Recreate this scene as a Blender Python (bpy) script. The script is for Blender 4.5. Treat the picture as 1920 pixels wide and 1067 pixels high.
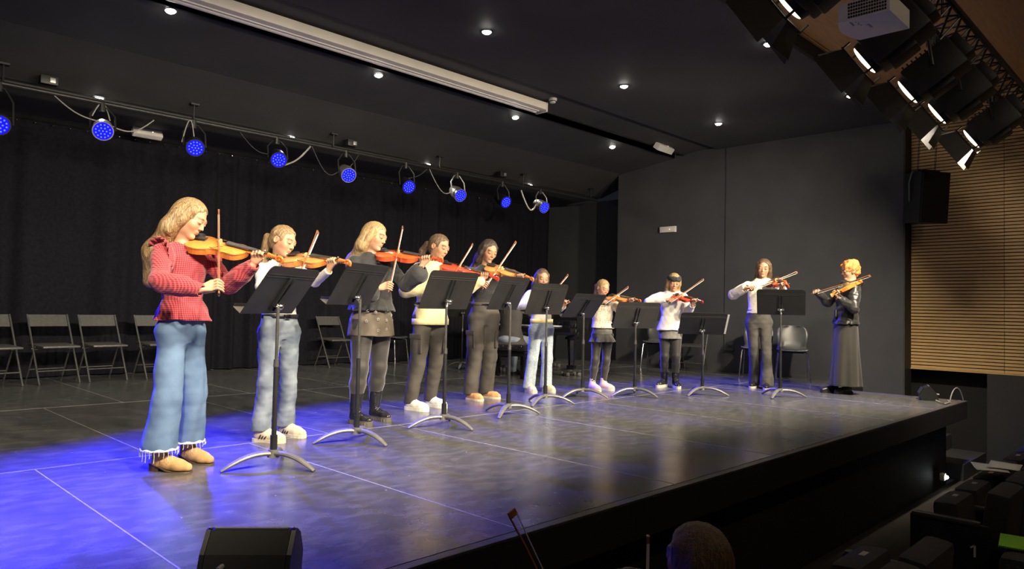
import bpy, bmesh, math, random
import numpy as np
from mathutils import Vector, Matrix
for _o in list(bpy.data.objects): bpy.data.objects.remove(_o)
SC = bpy.context.scene
COL = SC.collection
random.seed(4); RNG = np.random.default_rng(4)
# ------------------------------------------------------------------ camera, world, exposure
cam_d = bpy.data.cameras.new('camera'); cam = bpy.data.objects.new('camera', cam_d); COL.objects.link(cam)
cam_d.sensor_width = 36.0; cam_d.sensor_fit = 'HORIZONTAL'; cam_d.lens = 1354/1920*36
cam_d.clip_start = 0.05; cam_d.clip_end = 100
_r = Vector((0.702, -0.712, 0.021)).normalized(); _f = Vector((0.712, 0.702, 0.034)).normalized()
_u = _r.cross(_f).normalized(); _r = _f.cross(_u).normalized()
cam.matrix_world = Matrix(((_r.x, _u.x, -_f.x, 0), (_r.y, _u.y, -_f.y, 0), (_r.z, _u.z, -_f.z, 0.97), (0, 0, 0, 1)))
SC.camera = cam
W = bpy.data.worlds.new('world'); SC.world = W; W.use_nodes = True
W.node_tree.nodes['Background'].inputs[0].default_value = (0.55, 0.6, 0.8, 1)
W.node_tree.nodes['Background'].inputs[1].default_value = 0.012
SC.view_settings.view_transform = 'Standard'; SC.view_settings.look = 'None'
SC.view_settings.gamma = 1; SC.view_settings.use_curve_mapping = False
SC.view_settings.exposure = 0.25
# light levels (watts) of the room's lamps and the added house fill
KEY_W = 470.0; BLUE_W = 2200.0; DOWN_W = 24.0; HOUSE_FILL_W = 42.0
WARM = (1.0, 0.86, 0.64); BLUE = (0.015, 0.012, 1.0); NEUTRAL = (1.0, 0.96, 0.86)

# ------------------------------------------------------------------ materials
MATS = {}
def mat(name, col, rough=0.6, metal=0.0, noise=0.0, nscale=30.0, bump=0.0, bscale=120.0, stretch=None,
        col2=None, spec=0.5, emit=None, estr=0.0, sheen=0.0, coat=0.0):
    if name in MATS: return MATS[name]
    m = bpy.data.materials.new(name); m.use_nodes = True; MATS[name] = m
    nt = m.node_tree; b = nt.nodes['Principled BSDF']
    b.inputs['Base Color'].default_value = (*col, 1); b.inputs['Roughness'].default_value = rough
    b.inputs['Metallic'].default_value = metal; b.inputs['Specular IOR Level'].default_value = spec
    if sheen: b.inputs['Sheen Weight'].default_value = sheen
    if coat: b.inputs['Coat Weight'].default_value = coat; b.inputs['Coat Roughness'].default_value = 0.12
    if emit: b.inputs['Emission Color'].default_value = (*emit, 1); b.inputs['Emission Strength'].default_value = estr
    tc = nt.nodes.new('ShaderNodeTexCoord'); vec = tc.outputs['Object']
    if stretch:
        mp = nt.nodes.new('ShaderNodeMapping'); mp.inputs['Scale'].default_value = stretch
        nt.links.new(vec, mp.inputs['Vector']); vec = mp.outputs['Vector']
    if noise or col2:
        n = nt.nodes.new('ShaderNodeTexNoise'); n.inputs['Scale'].default_value = nscale; n.inputs['Detail'].default_value = 4
        nt.links.new(vec, n.inputs['Vector'])
        r = nt.nodes.new('ShaderNodeValToRGB')
        c2 = col2 if col2 else tuple(min(1, c*(1+noise)) for c in col)
        c1 = col if col2 else tuple(c*(1-noise) for c in col)
        r.color_ramp.elements[0].position = 0.32; r.color_ramp.elements[1].position = 0.68
        r.color_ramp.elements[0].color = (*c1, 1); r.color_ramp.elements[1].color = (*c2, 1)
        nt.links.new(n.outputs['Fac'], r.inputs['Fac']); nt.links.new(r.outputs['Color'], b.inputs['Base Color'])
    if bump:
        n2 = nt.nodes.new('ShaderNodeTexNoise'); n2.inputs['Scale'].default_value = bscale; n2.inputs['Detail'].default_value = 3
        nt.links.new(vec, n2.inputs['Vector'])
        bp = nt.nodes.new('ShaderNodeBump'); bp.inputs['Strength'].default_value = bump; bp.inputs['Distance'].default_value = 0.01
        nt.links.new(n2.outputs['Fac'], bp.inputs['Height']); nt.links.new(bp.outputs['Normal'], b.inputs['Normal'])
    return m
def emis(name, col, strength):
    if name in MATS: return MATS[name]
    m = bpy.data.materials.new(name); m.use_nodes = True; MATS[name] = m
    b = m.node_tree.nodes['Principled BSDF']; b.inputs['Base Color'].default_value = (0.01, 0.01, 0.01, 1); b.inputs['Specular IOR Level'].default_value = 0.0
    b.inputs['Emission Color'].default_value = (*col, 1); b.inputs['Emission Strength'].default_value = strength
    return m
def nodes(m):
    nt = m.node_tree; return nt, nt.nodes['Principled BSDF']
def floor_mat():
    m = mat('stage vinyl', (0.03, 0.03, 0.031), 0.34, spec=0.5)
    nt, b = nodes(m); N = nt.nodes; Lk = nt.links
    g = N.new('ShaderNodeNewGeometry')
    n1 = N.new('ShaderNodeTexNoise'); n1.inputs['Scale'].default_value = 1.6; n1.inputs['Detail'].default_value = 5; n1.inputs['Roughness'].default_value = 0.65
    Lk.new(g.outputs['Position'], n1.inputs['Vector'])
    rr = N.new('ShaderNodeMapRange'); rr.inputs['From Min'].default_value = 0.3; rr.inputs['From Max'].default_value = 0.7
    rr.inputs['To Min'].default_value = 0.19; rr.inputs['To Max'].default_value = 0.29
    Lk.new(n1.outputs['Fac'], rr.inputs['Value']); Lk.new(rr.outputs['Result'], b.inputs['Roughness'])
    # scuffs: stretched noise, thresholded, plus chalky specks
    mp = N.new('ShaderNodeMapping'); mp.inputs['Scale'].default_value = (6, 11, 5); mp.inputs['Rotation'].default_value = (0, 0, 0.6)
    Lk.new(g.outputs['Position'], mp.inputs['Vector'])
    n2 = N.new('ShaderNodeTexNoise'); n2.inputs['Scale'].default_value = 1.3; n2.inputs['Detail'].default_value = 8; n2.inputs['Distortion'].default_value = 0.3
    Lk.new(mp.outputs['Vector'], n2.inputs['Vector'])
    r2 = N.new('ShaderNodeValToRGB'); e = r2.color_ramp.elements
    e[0].position = 0.42; e[0].color = (0.07, 0.0695, 0.069, 1); e[1].position = 0.72; e[1].color = (0.118, 0.116, 0.111, 1)
    Lk.new(n2.outputs['Fac'], r2.inputs['Fac'])
    v = N.new('ShaderNodeTexVoronoi'); v.inputs['Scale'].default_value = 5.0
    Lk.new(g.outputs['Position'], v.inputs['Vector'])
    lt = N.new('ShaderNodeMath'); lt.operation = 'LESS_THAN'; lt.inputs[1].default_value = 0.028
    Lk.new(v.outputs['Distance'], lt.inputs[0])
    mx = N.new('ShaderNodeMixRGB'); mx.inputs['Color2'].default_value = (0.35, 0.34, 0.32, 1)
    Lk.new(lt.outputs[0], mx.inputs['Fac']); Lk.new(r2.outputs['Color'], mx.inputs['Color1'])
    Lk.new(mx.outputs['Color'], b.inputs['Base Color'])
    bp = N.new('ShaderNodeBump'); bp.inputs['Strength'].default_value = 0.012; bp.inputs['Distance'].default_value = 0.01
    n3 = N.new('ShaderNodeTexNoise'); n3.inputs['Scale'].default_value = 3.5; n3.inputs['Detail'].default_value = 4
    Lk.new(g.outputs['Position'], n3.inputs['Vector']); Lk.new(n3.outputs['Fac'], bp.inputs['Height']); Lk.new(bp.outputs['Normal'], b.inputs['Normal'])
    return m
def attr_mat(name, rough=0.5, bump=0.0):
    m = mat(name, (0.6, 0.4, 0.3), rough, spec=0.35, bump=bump, bscale=200)
    nt, b = nodes(m); a = nt.nodes.new('ShaderNodeAttribute'); a.attribute_name = 'tone'
    nt.links.new(a.outputs['Color'], b.inputs['Base Color'])
    return m
def check_mat(name, c_light, c_dark, pitch=0.011):
    m = mat(name, c_light, 0.85, bump=0.25, bscale=90, sheen=0.2)
    nt, b = nodes(m); N = nt.nodes; Lk = nt.links
    tc = N.new('ShaderNodeTexCoord'); sp = N.new('ShaderNodeSeparateXYZ')
    mp = N.new('ShaderNodeMapping'); mp.inputs['Rotation'].default_value = (0, 0, -0.2)
    Lk.new(tc.outputs['Object'], mp.inputs['Vector']); Lk.new(mp.outputs['Vector'], sp.inputs['Vector'])
    outs = []
    for ax in ('X', 'Z'):
        k = N.new('ShaderNodeMath'); k.operation = 'MULTIPLY'; k.inputs[1].default_value = 2*math.pi/pitch
        Lk.new(sp.outputs[ax], k.inputs[0])
        s = N.new('ShaderNodeMath'); s.operation = 'SINE'; Lk.new(k.outputs[0], s.inputs[0])
        t = N.new('ShaderNodeMapRange'); t.inputs['From Min'].default_value = -0.3; t.inputs['From Max'].default_value = 0.3
        Lk.new(s.outputs[0], t.inputs['Value']); outs.append(t)
    ad = N.new('ShaderNodeMath'); ad.operation = 'ADD'; Lk.new(outs[0].outputs[0], ad.inputs[0]); Lk.new(outs[1].outputs[0], ad.inputs[1])
    hf = N.new('ShaderNodeMath'); hf.operation = 'MULTIPLY'; hf.inputs[1].default_value = 0.5; Lk.new(ad.outputs[0], hf.inputs[0])
    r = N.new('ShaderNodeValToRGB'); r.color_ramp.elements[0].color = (*c_light, 1); r.color_ramp.elements[1].color = (*c_dark, 1)
    Lk.new(hf.outputs[0], r.inputs['Fac']); Lk.new(r.outputs['Color'], b.inputs['Base Color'])
    return m
def dot_mat(name, c, cd, scale=28):
    m = mat(name, c, 0.9, bump=0.4, bscale=60, sheen=0.2)
    nt, b = nodes(m); N = nt.nodes; Lk = nt.links
    tc = N.new('ShaderNodeTexCoord'); v = N.new('ShaderNodeTexVoronoi'); v.inputs['Scale'].default_value = scale; v.inputs['Randomness'].default_value = 0.25
    Lk.new(tc.outputs['Object'], v.inputs['Vector'])
    lt = N.new('ShaderNodeMath'); lt.operation = 'LESS_THAN'; lt.inputs[1].default_value = 0.27; Lk.new(v.outputs['Distance'], lt.inputs[0])
    mx = N.new('ShaderNodeMixRGB'); mx.inputs['Color1'].default_value = (*c, 1); mx.inputs['Color2'].default_value = (*cd, 1)
    Lk.new(lt.outputs[0], mx.inputs['Fac']); Lk.new(mx.outputs['Color'], b.inputs['Base Color'])
    return m

M_BLACK = mat('black metal', (0.012, 0.012, 0.013), 0.45, noise=0.2, nscale=20)
M_SATIN = mat('black satin metal', (0.02, 0.02, 0.021), 0.38, 0.2, noise=0.25, nscale=8)
M_DESK = mat('stand desk enamel', (0.014, 0.0135, 0.013), 0.42, noise=0.25, nscale=6, bump=0.03, bscale=40)
M_LEG = mat('grey stand metal', (0.17, 0.165, 0.15), 0.42, 0.35, noise=0.15, nscale=14)
M_CHROME = mat('chrome', (0.62, 0.62, 0.6), 0.18, 1.0, noise=0.05)
M_STEEL = mat('dark steel tube', (0.17, 0.168, 0.16), 0.3, 0.75, noise=0.15)
M_WALL = mat('charcoal wall paint', (0.05, 0.051, 0.056), 0.62, noise=0.12, nscale=2, bump=0.05, bscale=60)
M_CEIL = mat('charcoal ceiling paint', (0.05, 0.049, 0.05), 0.7, noise=0.1, nscale=2)
M_DARK = mat('matt black paint', (0.006, 0.006, 0.0065), 0.7, noise=0.3, nscale=4)
M_LOWWALL = mat('dark grey house wall', (0.022, 0.023, 0.028), 0.6, noise=0.15, nscale=2)
M_JOINT = mat('grey floor joint tape', (0.28, 0.275, 0.26), 0.5, noise=0.2, nscale=15)
M_WHITE = mat('white enamel', (0.62, 0.61, 0.58), 0.4, noise=0.04)
M_SCREEN = mat('off white screen case', (0.66, 0.62, 0.56), 0.45, noise=0.05, nscale=4)
M_SLAT = mat('oak slat', (0.52, 0.34, 0.14), 0.5, col2=(0.62, 0.42, 0.19), nscale=5, stretch=(6, 1, 30))
M_OAK = mat('oak ceiling panel', (0.46, 0.28, 0.11), 0.5, col2=(0.56, 0.35, 0.15), nscale=4, stretch=(1, 12, 12))
M_CURT = mat('black drape', (0.0085, 0.0085, 0.012), 0.95, noise=0.25, nscale=30, spec=0.1)
M_PIANO = mat('black piano lacquer', (0.006, 0.006, 0.0065), 0.08, noise=0.1, coat=0.6)
M_KEY = mat('ivory key', (0.75, 0.72, 0.62), 0.3, noise=0.03)
M_LEATHER = mat('black leather', (0.015, 0.015, 0.016), 0.32, noise=0.2, bump=0.15, bscale=80)
M_SEAT = mat('charcoal seat upholstery', (0.022, 0.021, 0.024), 0.85, noise=0.2, nscale=60, bump=0.2)
M_PLASTIC = mat('dark grey plastic', (0.05, 0.053, 0.055), 0.4, noise=0.08)
M_CABLE = mat('pale cable', (0.28, 0.27, 0.25), 0.5, noise=0.1)
M_BCABLE = mat('black cable', (0.012, 0.012, 0.013), 0.5, noise=0.1)
M_PAPER = mat('white paper', (0.8, 0.8, 0.77), 0.7, noise=0.03)
M_GREEN = mat('lime cover', (0.22, 0.55, 0.03), 0.5, noise=0.05)
M_SILVER = mat('aluminium and lit can', (0.5, 0.49, 0.46), 0.35, 0.8, noise=0.1)  # bare metal parts, and the bright look of downlit cans
E_DOWN = emis('downlight lens', (1.0, 0.97, 0.88), 60.0)
E_LENS = emis('fresnel lens glow', (1.0, 0.86, 0.55), 3.5)
E_BLUE = emis('blue led lens', (0.002, 0.002, 1.0), 1.6)
E_BLUE2 = emis('blue led dot', (0.05, 0.08, 1.0), 3.0)
E_SIGN = mat('white sign face', (0.6, 0.6, 0.64), 0.4, noise=0.03)
M_FLOOR = floor_mat()

# ------------------------------------------------------------------ mesh helpers
def V(*a): return Vector(a)
class MB:
    """collects closed shapes, builds ONE mesh object"""
    def __init__(s): s.bm = bmesh.new()
    def box(s, c, d, rot=None, bevel=0.0):
        t = bmesh.new(); bmesh.ops.create_cube(t, size=1.0)
        bmesh.ops.scale(t, vec=d, verts=t.verts)
        if bevel: bmesh.ops.bevel(t, geom=t.edges[:], offset=bevel, segments=2, affect='EDGES', profile=0.6)
        mtx = Matrix.Translation(Vector(c)) @ (rot.to_4x4() if rot else Matrix())
        bmesh.ops.transform(t, matrix=mtx, verts=t.verts); s._add(t); return s
    def _add(s, t):
        me = bpy.data.meshes.new('tmp'); t.to_mesh(me); t.free(); s.bm.from_mesh(me); bpy.data.meshes.remove(me)
    def cyl(s, a, b, r, r2=None, n=12, cap=True):
        a = Vector(a); b = Vector(b); d = b-a; t = bmesh.new()
        bmesh.ops.create_cone(t, cap_ends=cap, segments=n, radius1=r, radius2=r if r2 is None else r2, depth=d.length)
        q = d.to_track_quat('Z', 'Y').to_matrix().to_4x4()
        bmesh.ops.transform(t, matrix=Matrix.Translation((a+b)/2) @ q, verts=t.verts); s._add(t); return s
    def sph(s, c, r, sc=(1, 1, 1), n=12, rot=None):
        t = bmesh.new(); bmesh.ops.create_uvsphere(t, u_segments=n, v_segments=max(6, n*2//3), radius=r)
        m = Matrix.Translation(Vector(c)) @ (rot.to_4x4() if rot else Matrix()) @ Matrix.Diagonal((*sc, 1))
        bmesh.ops.transform(t, matrix=m, verts=t.verts); s._add(t); return s
    def tube(s, pts, r, n=8, rr=None, flat=1.0):
        pts = [Vector(p) for p in pts]; rings = []; up = None
        for i, p in enumerate(pts):
            d = (pts[min(i+1, len(pts)-1)]-pts[max(i-1, 0)])
            if d.length < 1e-9: d = Vector((0, 0, 1))
            d.normalize()
            if up is None:
                up = Vector((0, 0, 1)) if abs(d.z) < 0.95 else Vector((1, 0, 0))
            x = d.cross(up); x.normalize(); up = x.cross(d); up.normalize()
            rad = rr[i] if rr else r
            rings.append([s.bm.verts.new(p+(x*math.cos(a)+up*flat*math.sin(a))*rad) for a in [2*math.pi*k/n for k in range(n)]])
        for A, B in zip(rings, rings[1:]):
            for k in range(n): s.bm.faces.new((A[k], A[(k+1) % n], B[(k+1) % n], B[k]))
        s.bm.faces.new(rings[0][::-1]); s.bm.faces.new(rings[-1]); return s
    def poly(s, pts, thick, axis=None):
        """planar polygon extruded by vector `thick`"""
        th = Vector(thick); a = [s.bm.verts.new(Vector(p)) for p in pts]; b = [s.bm.verts.new(Vector(p)+th) for p in pts]
        n = len(a); s.bm.faces.new(a[::-1]); s.bm.faces.new(b)
        for k in range(n): s.bm.faces.new((a[k], a[(k+1) % n], b[(k+1) % n], b[k]))
        return s
    def grid(s, P):
        vs = [[s.bm.verts.new(Vector(p)) for p in row] for row in P]
        for i in range(len(vs)-1):
            for j in range(len(vs[0])-1): s.bm.faces.new((vs[i][j], vs[i][j+1], vs[i+1][j+1], vs[i+1][j]))
        return s
    def mesh(s, name, smooth=True, angle=35):
        bmesh.ops.recalc_face_normals(s.bm, faces=s.bm.faces[:])
        me = bpy.data.meshes.new(name); 
        if smooth:
            ca = math.radians(angle)
            for f in s.bm.faces: f.smooth = True
            for e in s.bm.edges:
                if len(e.link_faces) == 2 and e.calc_face_angle(0) > ca: e.smooth = False
        s.bm.to_mesh(me); s.bm.free(); return me
    def build(s, name, m, parent=None, smooth=True, angle=35, loc=None):
        me = s.mesh(name, smooth, angle); me.materials.append(m)
        return obj(name, me, parent, loc)
def obj(name, me, parent=None, loc=None):
    o = bpy.data.objects.new(name, me); COL.objects.link(o)
    if parent is not None: o.parent = parent
    if loc is not None: o.location = loc
    return o
def tag(o, label=None, cat=None, group=None, kind=None):
    if label: o['label'] = label
    if cat: o['category'] = cat
    if group: o['group'] = group
    if kind: o['kind'] = kind
    return o
def thing(name, label, cat, loc=(0, 0, 0), rz=0.0, group=None):
    o = bpy.data.objects.new(name, None); COL.objects.link(o); o.location = loc; o.rotation_euler = (0, 0, rz)
    o.empty_display_size = 0.1
    return tag(o, label, cat, group)
def copy_tree(o, parent=None):
    c = o.copy(); COL.objects.link(c); c.parent = parent
    for ch in list(o.children): copy_tree(ch, c)
    return c
def struct(name, mb, m, parent=None, smooth=False):
    o = mb.build(name, m, parent, smooth=smooth)
    o['kind'] = 'structure'; return o
def lamp(name, kind, loc, aim, watts, color, parent=None, size=0.05, spot=60, blend=0.5):
    d = bpy.data.lights.new(name, kind); d.energy = watts; d.color = color
    if kind == 'SPOT': d.spot_size = math.radians(spot); d.spot_blend = blend; d.shadow_soft_size = size
    elif kind == 'POINT': d.shadow_soft_size = size
    o = bpy.data.objects.new(name, d); COL.objects.link(o); o.location = loc
    if aim is not None: o.rotation_euler = (Vector(aim)-Vector(loc)).to_track_quat('-Z', 'Y').to_euler()
    if parent is not None:
        o.parent = parent
    return o
def bez(p0, p1, p2, p3, n=12):
    p0, p1, p2, p3 = map(Vector, (p0, p1, p2, p3)); out = []
    for i in range(n+1):
        t = i/n; out.append(p0*(1-t)**3+p1*3*t*(1-t)**2+p2*3*t*t*(1-t)+p3*t**3)
    return out
# ================================================================== the setting
# stage: top z=0, front edge y=2.16, back drape y=10.4, right wall x=11.05; stair well x 9.88-11.05, y 2.2-3.75
XR = 11.05; XS = 9.88; YW = 3.75
floor = struct('floor', MB().box((4.19, 6.37, -0.0775), (11.38, 8.4, 0.15)).box((10.475, 7.16, -0.0775), (1.19, 6.82, 0.15)), M_JOINT)
tag(floor, 'black stage floor of large rectangular panels with pale joints')
GAP = 0.004
_pm = {}
def panel(x0, x1, y0, y1):
    w, d = round(x1-x0, 3), round(y1-y0, 3)
    if (w, d) not in _pm:
        me = MB().box((0, 0, 0), (w-2*GAP, d-2*GAP, 0.004), bevel=0.0008).mesh('floor_panel', False); me.materials.append(M_FLOOR); _pm[(w, d)] = me
    o = obj('floor_panel', _pm[(w, d)], floor, ((x0+x1)/2, (y0+y1)/2, -0.0012))
    for (cx_, cy_, a_, b_) in ((x0, (y0+y1)/2, 0.007, d), ((x0+x1)/2, y1, w, 0.006)):
        if (a_, b_) not in _pm:
            me = MB().box((0, 0, 0), (a_, b_, 0.002)).mesh('joint_strip', False); me.materials.append(M_JOINT); _pm[(a_, b_)] = me
        obj('joint_strip', _pm[(a_, b_)], floor, (cx_, cy_, 0.0008))
rows = [(2.215, 4.83, 1.06), (4.83, 7.5, 1.69), (7.5, 10.5, 2.35)]
for ri, (y0, y1, xo) in enumerate(rows):
    xs = [xo+1.268*k for k in range(-3, 9) if -1.5 < xo+1.268*k < XR-0.2]
    xs = [-1.5]+xs+[XR]
    if ri == 0:
        xs = [x for x in xs if x < XS-0.3]+[XS]
        for a, b in zip(xs, xs[1:]): panel(a, b, y0, y1)
        panel(XS, XR, YW, y1)
    else:
        for a, b in zip(xs, xs[1:]): panel(a, b, y0, y1)
# stage front: nosing strip, black lip, recessed skirt
M_NOSE = mat('stage nosing strip', (0.055, 0.054, 0.05), 0.35, noise=0.2, nscale=12)
struct('trim_1', MB().box((4.19, 2.187, -0.006), (11.38, 0.05, 0.014), bevel=0.003), M_NOSE)
struct('trim_2', MB().box((4.19, 2.175, -0.11), (11.38, 0.03, 0.19)).box((XS+0.008, 2.95, -0.105), (0.024, 1.55, 0.19)).box((10.47, 3.735, -0.105), (1.17, 0.024, 0.19)), M_DARK)
struct('wall_stage_front', MB().box((4.05, 2.34, -0.58), (11.1, 0.05, 0.78)).box((XS-0.28, 3.05, -0.58), (0.05, 1.4, 0.78)), M_DARK)
# stair well beside the stage end
st = thing('stage_steps', 'dark steps beside the far end of the stage', 'steps', (10.47, 2.2, -0.95))
for k in range(4):
    MB().box((0, 0.2+0.39*k+0.2*0, 0.095+0.19*k), (1.14, 0.39, 0.19*1)).box((0, 0.2+0.39*k, 0.095*k), (1.13, 0.38, 0.19*k+0.001)).build('step', M_LOWWALL, st, False)
# walls
struct('wall_right', MB().box((XR+0.06, 5.65, 1.4), (0.12, 4.95, 4.75)), M_WALL)
struct('wall_right_front', MB().box((XR+0.025, 4.55, 1.4), (0.08, 2.72, 4.72)), M_WALL)
struct('wall_right_back', MB().box((11.72, 9.35, 1.4), (0.1, 2.6, 3.6)).box((11.4, 8.12, 1.4), (0.62, 0.06, 4.3)), M_WALL)
struct('wall_back', MB().box((5.0, 10.62, 1.5), (13.4, 0.1, 3.7)), M_DARK)
struct('wall_left', MB().box((-1.56, 6.4, 1.4), (0.1, 8.5, 4.8)), M_DARK)
# ceilings: flat front panel, recess with screen, two sloping panels to the back
struct('ceiling', MB().box((4.78, 4.61, 3.79), (12.6, 2.92, 0.1)), M_CEIL)
def slab(y0, z0, y1, z1, m, name, x0=-1.5, x1=11.7):
    return struct(name, MB().poly([(x0, y0, z0), (x1, y0, z0), (x1, y1, z1), (x0, y1, z1)], (0, 0, 0.08)), m)
slab(6.07, 3.81, 6.72, 3.735, M_CEIL, 'ceiling')
slab(6.70, 3.85, 6.92, 3.85, M_DARK, 'ceiling')
slab(6.90, 3.70, 8.06, 3.55, M_CEIL, 'ceiling')
slab(8.045, 3.5545, 9.01, 3.268, M_CEIL, 'ceiling')
slab(9.0, 3.27, 10.6, 3.17, M_CEIL, 'ceiling')
struct('trim_3', MB().box((4.78, 6.915, 3.77), (12.5, 0.03, 0.15)).box((4.78, 6.705, 3.78), (12.5, 0.02, 0.12)), M_DARK)
# proscenium fascia between stage ceiling and oak house ceiling
struct('trim_4', MB().box((4.9, 3.11, 3.79), (12.8, 0.05, 0.14)), M_DARK)
struct('trim_5', MB().box((4.9, 3.07, 3.86), (12.8, 0.03, 0.012)), M_OAK)
struct('ceiling_house', MB().poly([(-3, -3.5, 4.75), (11.6, -3.5, 4.75), (11.6, 1.0, 4.15), (11.6, 3.1, 3.87), (-3, 3.1, 3.87), (-3, 1.0, 4.15)], (0, 0, 0.08)), M_OAK)
# house side wall: black base, oak slats
XB = 11.32
wall_h = struct('wall_house_right', MB().box((XB+0.09, 0.05, 2.2), (0.1, 6.3, 3.9)), mat('dark slat backing', (0.03, 0.018, 0.008), 0.8, noise=0.2))
tag(wall_h, 'oak slatted acoustic wall of the house')
pitch = 0.0455; nsl = int((4.1-0.262)/pitch)
_sm = {}
for (ya, yb) in ((2.06, 3.2), (0.5, 2.056), (-1.2, 0.496)):
    me = MB().box((0, 0, 0), (0.022, yb-ya, pitch*0.74), bevel=0.003).mesh('slat', False); me.materials.append(M_SLAT)
    for k in range(nsl): obj('slat', me, wall_h, (XB+0.027, (ya+yb)/2, 0.262+pitch*(k+0.4)))
struct('wall_house_base', MB().box((11.62, 2.75, -0.35), (0.1, 1.0, 1.2)), M_DARK)
struct('wall_house_lower', MB().box((XB+0.05, 0.2, -0.36), (0.1, 4.1, 1.22)), M_LOWWALL)
struct('trim_6', MB().box((XB+0.02, 0.3, 0.252), (0.05, 5.8, 0.016)), M_SLAT)
struct('wall_end_shade', MB().box((XR+0.15, 3.19, 1.4), (0.3, 0.03, 4.75)), M_DARK)  # dark return at the wall end, its shadow put in as black
struct('floor_house', MB().box((4.3, -0.2, -1.0), (15, 5.0, 0.1)), mat('dark house carpet', (0.018, 0.014, 0.011), 0.95, noise=0.3, nscale=80, bump=0.3))
struct('wall_house_back', MB().box((4.3, -3.6, 1.6), (15, 0.1, 6.3)), M_LOWWALL)

# ------------------------------------------------------------------ back drape
dr = thing('stage_curtain', 'long black pleated drape across the back of the stage', 'curtain', (0, 0, 0))
xs = np.arange(-1.5, 11.68, 0.014); P = []
ph = np.cumsum(0.52+0.22*np.sin(xs*1.7)+0.15*np.sin(xs*4.1+1))*0.16
for z, amp in ((0.015, 1.15), (0.12, 1.1), (1.0, 1.0), (2.2, 0.85), (3.02, 0.55), (3.155, 0.4)):
    sway = 0.012*np.sin(xs*2.3+z*1.3)
    P.append([(x, 10.4+0.05*amp*math.sin(p*1.9)+0.018*amp*math.sin(p*4.4+x)+s, z) for x, p, s in zip(xs, ph, sway)])
MB().grid(P).build('fabric', M_CURT, dr)
MB().box((5.1, 10.47, 3.15), (13.1, 0.03, 0.03)).build('header_rail', M_DARK, dr, False)
eye = MB().sph((0, 0, 0), 0.011, n=8).mesh('eyelet'); eye.materials.append(M_CHROME)
for k in range(68): obj('eyelet', eye, dr, (-1.3+0.19*k, 10.345, 3.13))

# ------------------------------------------------------------------ ceiling downlights
def downlight(x, y, z, label, slope=0.0, k=1.0):
    t = thing('ceiling_downlight', label, 'light', (x, y, z), 0, 'recessed downlights in the stage ceiling')
    ring = MB(); n = 20
    ring.tube([(0.052*math.cos(2*math.pi*i/n), 0.052*math.sin(2*math.pi*i/n), -0.004) for i in range(n+1)], 0.006, 6).build('trim_ring', M_BLACK, t)
    MB().sph((0, 0, -0.006), 0.045, (1, 1, 0.5), 14).build('lens', E_DOWN, t)
    lamp('downlight_lamp', 'SPOT', (0, 0, -0.03), None, DOWN_W*k, NEUTRAL, t, 0.04, 110, 0.8)
    if slope: t.rotation_euler = (slope, 0, 0)
    return t
rowA = [(2.5, 5.22), (4.86, 5.22), (7.18, 5.22), (9.51, 5.22)]
for i, (x, y) in enumerate(rowA): downlight(x, y, 3.738, ['recessed downlight above and left of the frame in the front panel', 'downlight near the top edge, right of the white screen case', 'downlight halfway between the smoke detector and the truss', 'downlight above the charcoal wall corner'][i])
for i, (x, y) in enumerate([(7.0, 3.29), (9.34, 3.31)]): downlight(x, y, 3.738, ['downlight at the ceiling edge under the first barndoor', 'downlight at the ceiling edge beside the oak slats'][i])
for i, (x, y) in enumerate([(2.46, 6.97), (4.83, 7.03), (7.18, 7.08), (9.5, 7.12)]): downlight(x, y, 3.69-(y-6.95)*0.13, ['downlight in the top left corner of the ceiling', 'downlight just below the white screen case', 'downlight near the far end of the screen case', 'downlight by the wedge shaped emergency fitting'][i], -0.13)
for i, (x, y) in enumerate([(2.46, 9.06), (4.84, 9.08), (7.22, 9.08), (9.62, 9.08)]): downlight(x, y, 3.262, ['downlight directly above the first silver lit can', 'downlight behind the lighting pipe above the girl in red', 'downlight between the fifth and sixth blue cans', 'downlight behind the last blue can'][i], -0.06, 2.5)

# ------------------------------------------------------------------ projection screen case, small ceiling fittings
t = thing('projection_screen_case', 'long off white projection screen case along the ceiling', 'screen', (3.0, 6.52, 3.66))
MB().box((0, -0.045, 0.03), (8.2, 0.11, 0.1), bevel=0.012).build('case', M_SCREEN, t)
MB().cyl((-4.1, 0.055, -0.005), (4.05, 0.055, -0.005), 0.042, n=16).build('roller', M_SCREEN, t)
MB().box((0, 0.0, -0.028), (8.1, 0.03, 0.014), bevel=0.004).build('bottom_bar', M_WHITE, t)
MB().box((4.11, 0.0, 0.02), (0.03, 0.2, 0.13), bevel=0.004).build('end_cap', M_SCREEN, t)
t = thing('smoke_detector', 'small round white smoke detector by the screen case end', 'detector', (7.12, 6.33, 3.78))
MB().cyl((0, 0, 0), (0, 0, -0.03), 0.055, n=20).build('base', M_WHITE, t)
MB().cyl((0, 0, -0.03), (0, 0, -0.06), 0.045, 0.035, n=20).build('sensor', M_WHITE, t)
MB().cyl((0, 0, -0.036), (0, 0, -0.046), 0.0455, 0.043, n=20).build('vent', M_BLACK, t)
def emergency(loc, rz, size, label, tilt=0.0):
    t = thing('emergency_light', label, 'emergency light', loc, rz); t.rotation_euler = (tilt, 0, rz)
    w, d, h = size
    MB().box((0, 0, 0), (w, d, h), bevel=0.008).build('housing', M_WHITE, t)
    MB().box((0, -d/2-0.002, -0.003), (w*0.93, 0.008, h*0.8), bevel=0.003).build('diffuser', M_SCREEN, t)
    MB().box((w*0.15, -d/2-0.007, 0), (0.012, 0.004, 0.012)).build('indicator', emis('indicator glow', (1, 0.9, 0.8), 2.0), t)
    return t
emergency((3.28, 9.95, 3.15), 0, (0.36, 0.08, 0.1), 'white emergency light above the curtain, left of the second blue can', -0.5)
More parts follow.
